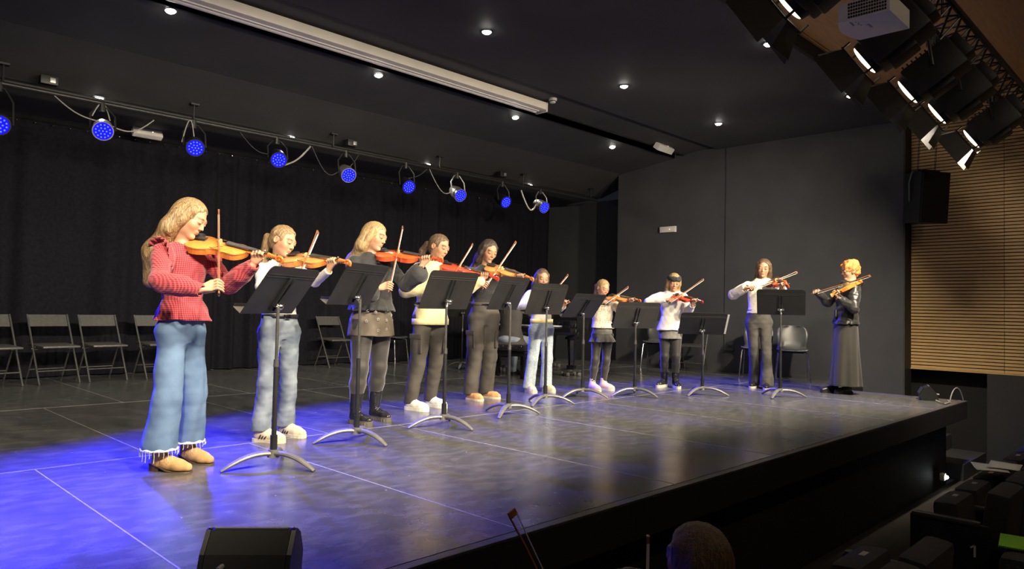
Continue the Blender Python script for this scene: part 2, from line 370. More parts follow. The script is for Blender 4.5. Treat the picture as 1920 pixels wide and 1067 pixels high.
emergency((10.22, 6.6, 3.69), 0.05, (0.48, 0.1, 0.1), 'white emergency light at the far end of the ceiling slot', -0.9)
t = emergency((XR-0.01, 7.02, 2.44), -math.pi/2, (0.33, 0.05, 0.105), 'white exit light box high on the charcoal wall')

# ------------------------------------------------------------------ lighting pipe and blue LED cans
YP, ZP = 8.75, 3.135
t = thing('lighting_pipe', 'long black lighting pipe hung in front of the curtain', 'pipe', (0, 0, 0))
MB().cyl((-1.4, YP, ZP), (11.2, YP, ZP), 0.026, n=12).build('tube', M_SATIN, t)
MB().box((4.9, YP+0.05, ZP+0.035), (12.5, 0.05, 0.035), bevel=0.004).build('cable_tray', M_BLACK, t)
for k in range(7): MB().cyl((-0.4+1.9*k, YP, ZP), (-0.4+1.9*k, YP, 3.34), 0.011, n=8).box((-0.4+1.9*k, YP, 3.335), (0.1, 0.07, 0.02)).build('hanger', M_BLACK, t)
for k, x in enumerate((1.9, 5.6, 8.6)):
    b = thing('socket_box', ['small socket box on the pipe left of the first silver lit can', 'small socket box on the pipe above the fourth blue can', 'small socket box on the pipe near its far end'][k], 'socket box', (x, YP+0.02, ZP+0.13))
    MB().box((0, 0, 0), (0.16, 0.09, 0.09), bevel=0.006).build('box', M_BLACK, b); MB().box((0.03, -0.047, 0), (0.05, 0.006, 0.05), bevel=0.002).build('socket', M_SILVER, b)
def led_can(name='led_can'):
    t = thing(name, '', 'stage light', (0, 0, 0))
    body = MB()
    body.cyl((0, 0, 0.20), (0, 0, 0.09), 0.075, 0.1, 20).cyl((0, 0, 0.09), (0, 0, -0.06), 0.1, 0.1, 22)
    b = body.build('can_body', M_BLACK, t)
    n = 22
    MB().tube([(0.1*math.cos(2*math.pi*i/n), 0.1*math.sin(2*math.pi*i/n), -0.06) for i in range(n+1)], 0.008, 6).build('front_ring', M_BLACK, t)
    MB().cyl((0, 0, -0.066), (0, 0, -0.055), 0.093, n=24).build('lens', E_BLUE, t)
    leds = MB()
    pts = [(0, 0)]+[(0.035*math.cos(a*math.pi/3), 0.035*math.sin(a*math.pi/3)) for a in range(6)]+[(0.069*math.cos(a*math.pi/6+.2), 0.069*math.sin(a*math.pi/6+.2)) for a in range(12)]
    for (x, y) in pts: leds.sph((x, y, -0.066), 0.009, (1, 1, 0.5), 8)
    l = leds.build('led_cluster', E_BLUE2, t); l['kind'] = 'stuff'
    return t
def yoke(parent, r, top, m):
    pts = [(-r, 0, 0.02), (-r, 0, top*0.75), (-r*0.8, 0, top), (r*0.8, 0, top), (r, 0, top*0.75), (r, 0, 0.02)]
    o = MB().tube([Vector(p) for p in pts], 0.012, 6, flat=0.4).build('yoke', m, parent)
    for s in (-1, 1): MB().cyl((s*(r-0.02), 0, 0.02), (s*(r+0.025), 0, 0.02), 0.014, n=8).build('knob', m, parent)
    return o
can0 = led_can()
pars = [(1.47, 2.68), (2.41, 2.80), (3.40, 2.79), (4.46, 2.82), (5.50, 2.775), (6.54, 2.755), (7.56, 2.755), (8.58, 2.77), (9.55, 2.79), (0.3, 2.77), (-0.8, 2.77)]
plab = ['blue can cut by the left edge of the picture', 'silver lit can with blue lamp, leftmost in full view', 'black can with blue lamp right of the small emergency light', 'black can with blue lamp above the gap between the first two girls',
        'can with blue lamp and pale barrel above the blonde girl in black', 'black can with blue lamp, fifth along the pipe', 'pale can with thick yoke and blue lamp, sixth along the pipe', 'black can with blue lamp, second from the far end', 'white lit can with blue lamp at the far end of the pipe',
        'blue can beyond the left edge', 'blue can farthest left on the pipe']
pale = {1, 4, 6, 8}  # cans caught by the downlights: their light is put into a silver colour
aims = [(1.6, 4.1), (2.0, 4.5), (2.9, 4.7), (3.8, 4.9), (5.2, 5.0), (6.4, 5.1), (7.6, 5.0), (8.8, 4.6), (9.6, 4.2), (0.9, 4.1), (0.5, 4.2)]
_cans = [can0]+[copy_tree(can0) for _ in pars[1:]]
for i, (x, z) in enumerate(pars):
    c = _cans[i]
    ax, ay = aims[i]
    c.location = (x, YP-0.06, z+0.03); d = (Vector((ax, ay, 0))-c.location).normalized()
    d = (d+Vector((-0.35, -0.25, 0.25))*0.5).normalized()        # can tilts so its face is seen from the house
    c.rotation_euler = d.to_track_quat('-Z', 'Y').to_euler()
    tag(c, plab[i], 'stage light', 'blue LED cans on the back pipe')
    if i in pale:
        for ch in c.children:
            if ch.name.split('.')[0] in ('can_body', 'front_ring'):
                ch.data = ch.data.copy(); ch.data.materials[0] = M_SILVER
    lm = lamp('led_lamp', 'SPOT', (c.location.x, c.location.y-0.08, c.location.z-0.08), (ax, ay, 0), BLUE_W*(1.4 if i in (0, 9, 10) else (1.15 if i < 4 else 0.8)), BLUE, None, 0.08, 24 if i in (0, 1, 9, 10) else 31, 0.6)
    lm.parent = c; lm.matrix_parent_inverse = (Matrix.LocRotScale(c.location, c.rotation_euler, None)).inverted()
    # yoke bracket hangs from the pipe: part of the can, kept upright
    yk = MB(); rz = 0.12
    right = d.cross(Vector((0, 0, 1))).normalized()
    top = Vector((x, YP, ZP-0.03)); L0 = c.location
    pts = [L0-right*rz, L0-right*rz+(top-L0)*0.6, top-right*0.05+Vector((0, 0, -0.02)), top+right*0.05+Vector((0, 0, -0.02)), L0+right*rz+(top-L0)*0.6, L0+right*rz]
    yk.tube(pts, 0.011, 6)
    y = yk.build('yoke', M_SILVER if i in (6, 8) else M_BLACK); y.parent = c; y.matrix_parent_inverse = (Matrix.LocRotScale(c.location, c.rotation_euler, None)).inverted()
    k = MB().cyl(top+Vector((0, 0, 0.035)), top+Vector((0, 0, -0.06)), 0.033, n=10).build('clamp', M_BLACK); k.parent = c; k.matrix_parent_inverse = (Matrix.LocRotScale(c.location, c.rotation_euler, None)).inverted()
def cable(pts, label, m=M_CABLE, r=0.007):
    o = MB().tube(pts, r, 6).build('cable', m); return tag(o, label, 'cable')
def droop(x0, z0, x1, z1, sag, y=YP, n=14): return [(x0+(x1-x0)*i/n, y-0.03*math.sin(math.pi*i/n), z0+(z1-z0)*i/n-sag*math.sin(math.pi*i/n)) for i in range(n+1)]
cable(droop(1.93, ZP, 2.36, 2.93, 0.06), 'pale cable sagging to the first silver lit can from the left')
cable(droop(2.45, 2.93, 2.95, ZP-0.08, 0.12), 'pale cable rising right of the first silver lit can')
cable(droop(2.32, 2.98, 2.5, 2.96, -0.16, YP+0.02), 'pale loop of cable on top of the first silver lit can')
cable(droop(3.27, 2.86, 3.42, 2.86, -0.27), 'pale loop of cable over the second blue can')
cable(droop(3.95, ZP, 4.36, 2.9, 0.09), 'thin cable sagging toward the third blue can', M_STEEL, 0.005)
cable(droop(4.55, 2.78, 4.95, ZP-0.03, 0.05), 'thick pale cable rising right of the third blue can', M_CABLE, 0.011)
cable(droop(4.97, ZP-0.02, 5.4, 2.84, 0.2), 'thin pale cable drooping to the fourth blue can', M_STEEL, 0.006)
cable(droop(5.55, 2.9, 5.72, ZP, 0.0), 'cable bowing beside the fourth blue can', M_STEEL, 0.006)
cable(droop(6.55, 2.9, 6.95, ZP-0.03, 0.04), 'pale cable rising right of the fifth blue can', M_STEEL, 0.007)
cable(droop(7.0, ZP-0.03, 7.5, 2.86, 0.2), 'pale cable dipping left of the thick yoke can')
cable(droop(9.05, ZP-0.08, 9.45, 2.86, 0.22), 'white cable hooking to the far end can', M_WHITE, 0.013)

# ------------------------------------------------------------------ front truss with fresnels over the house
YT, ZT = 1.62, 3.4
tr = thing('lighting_truss', 'black triangular lighting truss over the house, upper right', 'truss', (0, 0, 0))
ch = [(YT-0.12, ZT+0.05), (YT+0.14, ZT+0.05), (YT+0.02, ZT-0.18)]
for (y, z) in ch: MB().cyl((-2.0, y, z), (10.9, y, z), 0.025, n=10).build('chord', M_BLACK, tr)
n = 43
for k in range(n):
    x0 = -2.0+0.3*k; x1 = x0+0.15; x2 = x0+0.3
    w = MB()
    for (a, b) in ((0, 2), (1, 2), (0, 1)):
        A, B = ch[a], ch[b]; w.cyl((x0, A[0], A[1]), (x1, B[0], B[1]), 0.009, n=6).cyl((x1, B[0], B[1]), (x2, A[0], A[1]), 0.009, n=6)
    w.build('web_brace', M_BLACK, tr)
for x in (1.2, 6.6, 10.2): MB().cyl((x, YT, ZT+0.03), (x, YT, 4.25), 0.012, n=8).build('hanger', M_BLACK, tr)
def fresnel(loc, aim, label):
    t = thing('fresnel_spotlight', label, 'spotlight', loc, 0, 'fresnel spotlights on the house truss')
    d = (Vector(aim)-Vector(loc)).normalized(); t.rotation_euler = d.to_track_quat('-Z', 'Y').to_euler()
    inv = Matrix.LocRotScale(Vector(loc), t.rotation_euler, None).inverted()
    b = MB()
    b.box((0, 0, 0.24), (0.27, 0.27, 0.4), bevel=0.03).cyl((0, 0, 0.055), (0, 0, 0.0), 0.135, 0.124, 22).box((0, 0.02, 0.46), (0.2, 0.2, 0.1), bevel=0.02).box((0, -0.15, 0.2), (0.16, 0.05, 0.2), bevel=0.015)
    b.build('housing', M_BLACK, t)
    fins = MB()
    for k in range(9): fins.box((0, 0.14, 0.08+0.038*k), (0.22, 0.03, 0.012))
    fins.build('cooling_fins', M_BLACK, t)
    MB().sph((0, 0, -0.002), 0.114, (1, 1, 0.2), 20).build('lens', E_LENS, t)
    fr = MB()
    for s in (-1, 1): fr.box((s*0.13, 0, -0.055), (0.012, 0.26, 0.012)).box((0, s*0.13, -0.055), (0.26, 0.012, 0.012))
    for sx in (-1, 1):
        for sy in (-1, 1): fr.box((sx*0.125, sy*0.125, -0.025), (0.012, 0.012, 0.06))
    fr.build('barndoor_frame', M_BLACK, t)
    for k in range(4):
        a = k*math.pi/2; wd = 0.24 if k % 2 == 0 else 0.2; ln = 0.2 if k % 2 == 0 else 0.16
        rot = Matrix.Rotation(a, 3, 'Z') @ Matrix.Rotation(0.62, 3, 'Y')
        c = Matrix.Rotation(a, 3, 'Z') @ Vector((0.13, 0, -0.06))
        v = [(0, -wd/2, 0), (0, wd/2, 0), (0, wd*0.72, -ln), (0, -wd*0.72, -ln)]
        rot2 = Matrix.Rotation(a, 3, 'Z') @ Matrix.Rotation(-0.5, 3, 'Y')
        MB().poly([c+rot2 @ Vector(p) for p in v], rot2 @ Vector((0.003, 0, 0))).build('barndoor_leaf', M_BLACK, t, False)
    right = d.cross(Vector((0, 0, 1))).normalized(); L0 = Vector(loc)-d*0.24; top = Vector((L0.x, YT+0.02, ZT-0.22))
    yk = MB().tube([L0-right*0.16, L0-right*0.16+(top-L0)*0.75, top-right*0.06, top+right*0.06, L0+right*0.16+(top-L0)*0.75, L0+right*0.16], 0.013, 6).build('yoke', M_BLACK)
    yk.parent = t; yk.matrix_parent_inverse = inv
    k = MB().cyl(top+Vector((0, 0, 0.06)), top+Vector((0, 0, -0.05)), 0.035, n=8).build('clamp', M_BLACK); k.parent = t; k.matrix_parent_inverse = inv
    return t, d, inv
fl = [(4.08, 'fresnel cut by the top edge, left of the white projector'), (5.35, 'fresnel right below the white projector'), (6.33, 'third fresnel along the truss from the top'), (7.17, 'fourth fresnel along the truss from the top'), (8.4, 'lowest fresnel, with a brightly lit barndoor leaf'),
      (0.4, 'fresnel at the near end of the truss above the frame'), (1.6, 'second fresnel above the frame'), (2.85, 'third fresnel above the frame')]
for i, (x, lb) in enumerate(fl):
    loc = (x, 1.8, 2.79)
    aimd = (x-0.25, 4.4, 0.99)
    t, d, inv = fresnel(loc, aimd, lb)
    tgt = Vector(loc)+d*3
    P0 = Vector(loc)+d*0.06
    tx = [3.6, 5.0, 6.2, 8.0, 9.9, 1.5, 2.2, 3.4][i]; ty = [5.2, 5.4, 5.4, 4.9, 3.7, 4.6, 4.8, 5.2][i]
    lm = lamp('fresnel_lamp', 'SPOT', P0, (tx, ty, 0.9), KEY_W*(1.6 if i == 4 else (1.25 if i == 3 else 1.0)), WARM, None, 0.09, 130 if i in (3, 4) else 96, 0.75)
    lm.parent = t; lm.matrix_parent_inverse = inv
for k in range(9):
    x = 3.6+0.72*k; pts = [(x+0.1*math.cos(a)*1.2, YT+0.15+0.05*math.sin(2*a), ZT-0.05-0.13*abs(math.sin(a))) for a in np.linspace(0, math.pi, 9)]
    cable(pts, 'black cable loop on the truss, '+['topmost', 'second from the top', 'third from the top', 'fourth from the top', 'middle one of nine', 'fourth from the far end', 'third from the far end', 'second from the far end', 'nearest the slatted wall'][k], M_BCABLE, 0.012)['group'] = 'cable loops on the truss'

# unseen dim house downlights, added behind the camera to lift the house
for k, (x, y) in enumerate(((1.2, -1.3), (6.0, -1.3))):
    t = thing('added_downlight', ['added dim house downlight above the near seats', 'added dim house downlight above the far seats'][k], 'light', (x, y, 4.44), 0, 'added house downlights')
    MB().cyl((0, 0, 0.03), (0, 0, -0.015), 0.08, n=18).build('housing', M_WHITE, t); MB().sph((0, 0, -0.015), 0.06, (1, 1, 0.3), 12).build('lens', emis('added lamp lens', (1, 0.85, 0.6), 3.0), t)
    lamp('added_fill_lamp', 'POINT', (0, 0, -0.12), None, HOUSE_FILL_W, (1.0, 0.85, 0.65), t, 0.06)
# projector
t = thing('projector', 'white ceiling projector with grille, near the top right', 'projector', (4.27, 1.395, 2.66))
t.rotation_euler = (0.0, 0.0, math.pi)
body = MB(); w, d, h = 0.34, 0.28, 0.105
out = [(-w/2, d/2), (-w/2, -d*0.46)]+[(-w/2+w*i/8, -d*0.46-d*0.13*math.sin(math.pi*i/8)) for i in range(1, 8)]+[(w/2, -d*0.46), (w/2, d/2)]
body.poly([(x, y, -h/2) for x, y in out], (0, 0, h)); body.build('housing', M_WHITE, t, False)
g = thing('dummy', '', '', (0, 0, 0)); bpy.data.objects.remove(g)
gr = MB()
for a in range(15):
    for b in range(5): gr.box((w/2+0.001, -0.07+0.0135*a, -0.036+0.018*b), (0.004, 0.009, 0.011))
gv = gr.build('vent_grille', M_BLACK, t, False); gv['kind'] = 'stuff'
MB().cyl((-0.08, -d*0.45, 0.0), (-0.08, -d*0.58, 0.0), 0.042, n=18).build('lens_barrel', M_BLACK, t)
lg = MB()
for k in range(3): lg.box((0.13-0.022*k, -0.075, -h/2-0.001), (0.014, 0.008, 0.002))
for k in range(4): lg.box((0.12-0.02*k, -0.05+0.008*(k % 2), -h/2-0.001), (0.007, 0.007, 0.002))
lg = lg.build('printed_marks', mat('grey print', (0.2, 0.2, 0.25), 0.5, noise=0.05), t, False); lg['kind'] = 'stuff'
MB().box((0.02, -0.01, -h/2-0.001), (0.06, 0.013, 0.002)).build('name_strip', mat('lilac print', (0.3, 0.28, 0.4), 0.5, noise=0.05), t, False)
MB().cyl((0, 0, h/2), (0, 0, 1.45), 0.02, n=10).box((0, 0, h/2+0.02), (0.2, 0.15, 0.04), bevel=0.008).build('ceiling_pole', M_BLACK, t)

# hanging loudspeaker with chains
t = thing('hanging_loudspeaker', 'black loudspeaker hanging on chains before the oak slats', 'speaker', (10.72, 2.84, 2.57))
t.rotation_euler = (0.08, 0, math.radians(-35))
MB().poly([(-0.215, -0.18, -0.335), (0.215, -0.18, -0.335), (0.15, 0.2, -0.335), (-0.15, 0.2, -0.335)], (0, 0, 0.67)).build('cabinet', M_DARK, t, False)
MB().box((0, -0.186, 0), (0.4, 0.012, 0.63), bevel=0.004).build('grille', mat('speaker grille', (0.006, 0.006, 0.008), 0.6, 0.0, noise=0.3, nscale=150), t, False)
for s in (-1, 1): MB().tube([(s*0.19, 0.05, -0.05), (s*0.21, 0.05, 0.2), (s*0.19, 0.03, 0.35), (s*0.1, 0.02, 0.36)], 0.014, 6, flat=0.5).build('bracket', M_STEEL, t)
MB().box((0, 0.0, 0.36), (0.34, 0.09, 0.035), bevel=0.006).build('mount_plate', M_BLACK, t)
cmat = M_BLACK
for s in (-1, 1):
    chn = MB(); z = 0.36; k = 0
    while z < 1.5:
        pts = [((0.011*math.cos(a) if k % 2 else 0), (0 if k % 2 else 0.011*math.cos(a)), z+0.03+0.026*math.sin(a)) for a in np.linspace(0, 2*math.pi, 9)]
        chn.tube([(s*0.13+p[0], p[1], p[2]) for p in pts], 0.004, 4); z += 0.042; k += 1
    chn.build('chain', cmat, t)
# wall box, hatch lines
t = thing('wall_outlet', 'small dark outlet box low on the charcoal wall', 'outlet', (XR-0.012, 5.8, 0.42))
MB().box((0, 0, 0), (0.02, 0.15, 0.13), bevel=0.005).build('plate', M_PLASTIC, t); MB().box((-0.012, 0, 0.01), (0.01, 0.07, 0.05), bevel=0.004).build('socket', M_BLACK, t); MB().box((-0.03, 0, -0.06), (0.06, 0.15, 0.014)).build('ledge', M_BLACK, t)
hat = MB()
for (y0, y1, z) in ((3.2, 4.75, 0.69), (3.2, 4.3, 0.11), (5.35, 5.75, 0.71)): hat.box((XR-0.006, (y0+y1)/2, z), (0.004, y1-y0, 0.012))
struct('trim_8', hat, M_DARK)
struct('baseboard_right', MB().box((XR-0.012, 6.0, 0.02), (0.02, 4.4, 0.05)), M_WALL)

# ------------------------------------------------------------------ floor monitors
def wedge(loc, rz, w, label, face_m):
    t = thing('floor_monitor', label, 'speaker', loc, rz)
    prof = [(-0.19, 0.0), (0.17, 0.0), (0.21, 0.14), (0.12, 0.29), (0.02, 0.345), (-0.02, 0.34), (-0.13, 0.22), (-0.185, 0.1)]
    sc = w/0.5
    MB().poly([(-w/2, y*sc, z*sc) for y, z in prof], (w, 0, 0)).build('cabinet', M_DARK if face_m else M_BLACK, t, False)
    for s in (-1, 1): MB().poly([(s*(w/2+0.002), y*sc, z*sc) for y, z in prof], (s*0.016, 0, 0)).build('side_cheek', M_BLACK, t, False)
    MB().poly([(-w/2+0.012, 0.125*sc+0.004, 0.295*sc), (w/2-0.012, 0.125*sc+0.004, 0.295*sc), (w/2-0.012, 0.214*sc, 0.15*sc), (-w/2+0.012, 0.214*sc, 0.15*sc)], (0, 0.006, 0.006)).build('grille', mat('monitor grille', (0.05, 0.05, 0.05), 0.45, 0.4, noise=0.3, nscale=120), t, False)
    MB().cyl((-w/2+0.01, 0.0, 0.345*sc), (w/2-0.01, 0.0, 0.345*sc), 0.006, n=6).build('edge_strip', M_SILVER, t)
    MB().cyl((-0.07, -0.16*sc, 0.16*sc), (-0.075, -0.215*sc, 0.155*sc), 0.009, n=8).build('cable_plug', M_CABLE, t)
    for s in (-1, 1): MB().sph((s*(w/2+0.008), 0.0, 0.345*sc), 0.006, n=8).build('screw', M_CHROME, t)
    return t
wedge((1.19, 2.42, 0), math.radians(-42), 0.27, 'black wedge floor monitor at the stage front, lower left', True)
wedge((9.6, 2.5, 0), math.radians(20), 0.24, 'small wedge monitor at the far stage corner', False)
cable([(9.55, 2.42, 0.012), (9.3, 2.3, 0.01), (9.2, 2.24, 0.01), (9.45, 2.24, 0.01), (9.62, 2.3, 0.012)], 'pale cable lying from the small monitor at the stage corner', M_CABLE, 0.009)
cable(bez((9.62, 2.28, 0.01), (9.66, 2.26, 0.2), (9.86, 2.22, 0.24), (9.92, 2.2, -0.1)), 'thin cable arching over the stage corner', M_CABLE, 0.006)
# ================================================================== music stands
_leg_me = None
def stand_leg_mesh():
    pts = bez((0.015, 0, 0.082), (0.11, 0, 0.095), (0.2, 0, 0.07), (0.3, 0, 0.008), 12)
    rr = [0.024, 0.025, 0.0255, 0.0255, 0.025, 0.0245, 0.024, 0.023, 0.022, 0.0205, 0.019, 0.017, 0.012]
    me = MB().tube(pts, 0.02, 10, rr=rr, flat=0.62).mesh('leg'); me.materials.append(M_LEG); return me
def music_stand(x, y, yaw, tilt, zc, legdeg, label, dx=0.0, dy=0.0, lit_edge=0):
    global _leg_me
    t = thing('music_stand', label, 'music stand', (x, y, 0), 0, 'black music stands along the stage')
    if _leg_me is None: _leg_me = stand_leg_mesh()
    for k in range(3):
        o = obj('leg', _leg_me, t); o.rotation_euler = (0, 0, math.radians(legdeg+120*k))
    MB().cyl((0, 0, 0.06), (0, 0, 0.105), 0.036, 0.03, 14).build('hub', M_LEG, t)
    MB().cyl((0, 0, 0.10), (0, 0, 0.19), 0.021, n=12).build('socket', M_SATIN, t)
    zm = 0.62 if zc > 0.9 else 0.5
    MB().cyl((0, 0, 0.15), (0, 0, zm), 0.0145, n=12).build('lower_tube', M_SATIN, t)
    MB().cyl((0, 0, zm-0.025), (0, 0, zm+0.02), 0.0175, 0.015, 12).build('collar', M_STEEL, t)
    kn = Vector((0, 0, zc-0.105))
    MB().cyl((0, 0, zm), kn, 0.010, n=10).build('upper_tube', M_STEEL, t)
    r = Vector((math.cos(yaw), math.sin(yaw), 0)); fw = Vector((-math.sin(yaw), math.cos(yaw), 0))
    u = Vector((0, 0, 1))*math.cos(tilt)-fw*math.sin(tilt); nb = u.cross(r)*-1   # nb: back of desk, towards house
    nb = (r.cross(u)).normalized()
    if nb.dot(fw) > 0: nb = -nb
    c = Vector((dx, dy, zc)); Wd, Hd = 0.54, 0.34
    R3 = Matrix((r, nb, u)).transposed()
    k0 = c-u*0.085+nb*0.03
    MB().sph(k0+nb*0.02, 0.02, (1, 0.8, 1), 12).cyl(k0-r*0.035, k0+r*0.035, 0.013, n=10).build('tilt_knob', M_CHROME, t)
    MB().cyl(kn-Vector((0, 0, 0.03)), k0, 0.012, n=10).build('neck', M_STEEL, t)
    b = 0.035
    def q(a, h, o=0.0): return c+r*a+u*h+nb*o
    pts = []
    for (cx_, cy_, a0) in ((Wd/2-b, Hd/2-b, 0), (-Wd/2+b, Hd/2-b, 90)):
        for i in range(5):
            a = math.radians(a0+90*i/4); pts.append(q(cx_+b*math.cos(a), cy_+b*math.sin(a)))
    pts += [q(-Wd/2, -Hd/2), q(Wd/2, -Hd/2)]
    d = MB().poly(pts, nb*0.004).build('desk', M_DESK, t, False)
    for h in (0.115, 0.098): MB().cyl(q(-Wd/2+0.012, h, 0.004), q(Wd/2-0.012, h, 0.004), 0.0035, n=6).build('ridge', M_DESK, d)
    ch = MB()
    for s in (-1, 1): ch.box(q(s*0.018, -0.02, 0.012), (0.006, 0.02, 0.24), R3)
    ch.box(q(0, -0.02, 0.006), (0.034, 0.006, 0.24), R3)
    ch.build('channel_bracket', M_BLACK, t, False)
    MB().poly([q(-Wd/2, -Hd/2+0.004, 0.0), q(Wd/2, -Hd/2+0.004, 0.0), q(Wd/2-0.008, -Hd/2+0.004, -0.065), q(-Wd/2+0.008, -Hd/2+0.004, -0.065)], u*-0.004).build('tray', M_LEG, t, False)
    MB().poly([q(-Wd/2+0.008, -Hd/2, -0.063), q(Wd/2-0.008, -Hd/2, -0.063), q(Wd/2-0.008, -Hd/2+0.02, -0.07), q(-Wd/2+0.008, -Hd/2+0.02, -0.07)], nb*0.003).build('tray_lip', M_DESK, t, False)
    # sheet music lying on the reading side
    for s in (-1, 1):
        o = MB().poly([q(s*0.112-0.105, -Hd/2+0.008, -0.004), q(s*0.112+0.105, -Hd/2+0.008, -0.004), q(s*0.112+0.105, 0.13, -0.004), q(s*0.112-0.105, 0.13, -0.004)], -nb*0.0015)
        if lit_edge and s == 1:  # sheet widened past the desk to stand in for its lit lip
            o = MB().poly([q(0.01, -Hd/2+0.008, -0.004), q(0.295, -Hd/2+0.008, -0.004), q(0.295, 0.145, -0.004), q(0.01, 0.145, -0.004)], -nb*0.0015)
        so = o.build('sheet_music', M_PAPER, None, False)
        so.location = (x, y, 0)
        tag(so, ('left' if s < 0 else 'right')+' sheet on the '+label.replace('music stand', 'stand'), 'sheet music', 'sheets of music on the stands')
        if lit_edge and s == 1: so['label'] = 'white sheet standing in for the lit right edge of the low stand'
    return t
D2R = math.radians
SL = ['music stand nearest the camera, beside the girl in red', 'music stand in front of the girl in black blouse and skirt', 'music stand in front of the pale yellow sweatshirt', 'music stand right of the dark haired girl in cargo trousers', 'music stand in front of the girl in pale speckled jeans',
      'music stand left of the girl in the dotted top', 'music stand right of the girl in the dotted top', 'lowest music stand, right of the girl in the dark headband', 'music stand before the girl in the cream jumper, farthest right']
for i, a in enumerate([(2.105, 4.043, 30, 36, 1.051, 172, .03, .01), (2.929, 4.415, 24, 31, 1.123, 160, 0, .02), (3.835, 4.528, 3, 26, 1.113, 160, .02, -.01), (4.74, 4.688, 15, 27, 1.115, -151, 0, .02), (5.577, 4.986, -1, 21, 1.081, -164, 0, 0),
        (6.365, 5.132, -2, 39, 1.024, 171, .01, 0), (6.95, 4.836, -30, 28, .928, 155, .02, 0), (7.724, 4.411, -49, 41, .845, 177, -.01, 0), (8.322, 3.731, -67, 29, 1.118, -173, 0, 0)]):
    music_stand(a[0], a[1], D2R(a[2]), D2R(a[3]), a[4], a[5], SL[i], a[6], a[7], 1 if i == 7 else 0)
music_stand(7.76, 8.75, D2R(-20), D2R(30), 0.98, -140, 'music stand in the shadow by the curtain, behind the cargo trousers')

# ================================================================== chairs
def folding_chair():
    t = thing('folding_chair', '', 'chair')          # faces -y, width along x
    w = 0.215
    for s in (-1, 1):
        MB().tube([(s*w, -0.2, 0.0), (s*w, 0.19, 0.79)], 0.0115, 8).build('front_leg', M_STEEL, t)
        MB().tube([(s*(w-0.025), 0.22, 0.0), (s*(w-0.025), 0.005, 0.44)], 0.010, 8).build('rear_leg', M_STEEL, t)
        MB().cyl((s*(w-0.05), 0.0, 0.4), (s*(w+0.02), 0.0, 0.4), 0.010, n=8).build('pivot', M_CHROME, t)
    MB().poly([(-w+0.008, 0.13, 0.655), (w-0.008, 0.13, 0.655), (w+0.004, 0.195, 0.79), (-w-0.004, 0.195, 0.79)], (0, 0.008, -0.004)).build('backrest', mat('grey chair enamel', (0.11, 0.107, 0.097), 0.35, 0.5, noise=0.1), t, False)
    MB().box((0, -0.03, 0.435), (0.4, 0.38, 0.022), Matrix.Rotation(0.06, 3, 'X'), bevel=0.008).build('seat', mat('chair seat shell', (0.09, 0.088, 0.08), 0.4, 0.2, noise=0.1), t)
    MB().cyl((-w+0.025, 0.145, 0.155), (w-0.025, 0.145, 0.155), 0.008, n=8).build('cross_bar', M_STEEL, t)
    MB().cyl((-w, -0.125, 0.15), (w, -0.125, 0.15), 0.008, n=8).build('cross_bar', M_STEEL, t)
    return t
fc = folding_chair()
for i, (x, y, h, lb) in enumerate([(1.68, 9.62, 12, 'folding chair cut by the left edge of the picture'), (2.27, 9.72, 10, 'first whole folding chair from the left by the curtain'), (2.80, 9.76, 8, 'second whole folding chair from the left by the curtain'), (3.44, 9.78, 8, 'folding chair half hidden behind the girl in red'),
        (6.2, 10.05, 5, 'folding chair between the girl in white and the girl in the skirt'), (10.62, 6.25, -75, 'folding chair against the wall behind the lowest stand')]):
    c = fc if i == 0 else copy_tree(fc); c.location = (x, y, 0); c.rotation_euler = (0, 0, D2R(h)); tag(c, lb, 'chair', 'folding chairs on the stage')
def shell_chair():
    t = thing('shell_chair', '', 'chair')            # faces -y
    P = []
    prof = [(-0.22, 0.44, 0.19), (-0.2, 0.455, 0.215), (-0.1, 0.45, 0.22), (0.05, 0.435, 0.22), (0.14, 0.445, 0.215), (0.185, 0.5, 0.2), (0.205, 0.58, 0.215), (0.225, 0.68, 0.225), (0.245, 0.76, 0.205), (0.255, 0.8, 0.16), (0.258, 0.815, 0.1)]
    for (y, z, w) in prof:
        P.append([(w*s, y-(0.05*s*s if z > 0.5 else 0), z+(0.012*s*s if z < 0.5 else 0)) for s in np.linspace(-1, 1, 13)])
    o = MB().grid(P).build('shell', M_PLASTIC, t); md = o.modifiers.new('th', 'SOLIDIFY'); md.thickness = 0.014
    for sx in (-1, 1):
        MB().tube([(sx*0.16, -0.15, 0.435), (sx*0.2, -0.19, 0.42), (sx*0.235, -0.23, 0.0)], 0.011, 8).build('leg', M_CHROME, t)
        MB().tube([(sx*0.16, 0.1, 0.43), (sx*0.2, 0.15, 0.41), (sx*0.235, 0.24, 0.0)], 0.011, 8).build('leg', M_STEEL, t)
    MB().box((0, -0.02, 0.425), (0.3, 0.26, 0.016), bevel=0.005).build('seat_bracket', M_BLACK, t)
    return t
sc0 = shell_chair()
for i, (x, y, h, lb) in enumerate([(7.18, 9.9, 25, 'grey plastic shell chair by the curtain, left of the yellow sweatshirt'), (10.44, 4.5, -64, 'grey plastic shell chair between the two violinists on the right'), (10.55, 5.1, -70, 'plastic chair hidden behind the girl in the cream jumper'), (10.72, 7.0, -70, 'plastic chair behind the girl in the dark headband')]):
    c = sc0 if i == 0 else copy_tree(sc0); c.location = (x, y, 0); c.rotation_euler = (0, 0, D2R(h)); tag(c, lb, 'chair', 'plastic shell chairs')

# ================================================================== grand piano and bench
kx = Vector((0.325, -0.946, 0)); tx_ = Vector((0.946, 0.325, 0))        # keyboard axis (bass to treble), tail axis
pz = math.atan2(kx.y, kx.x)
gp = thing('grand_piano', 'black grand piano at the back of the stage with its keyboard toward the players', 'piano', (7.93, 7.42, 0), pz)  # local x = treble, local y = tail
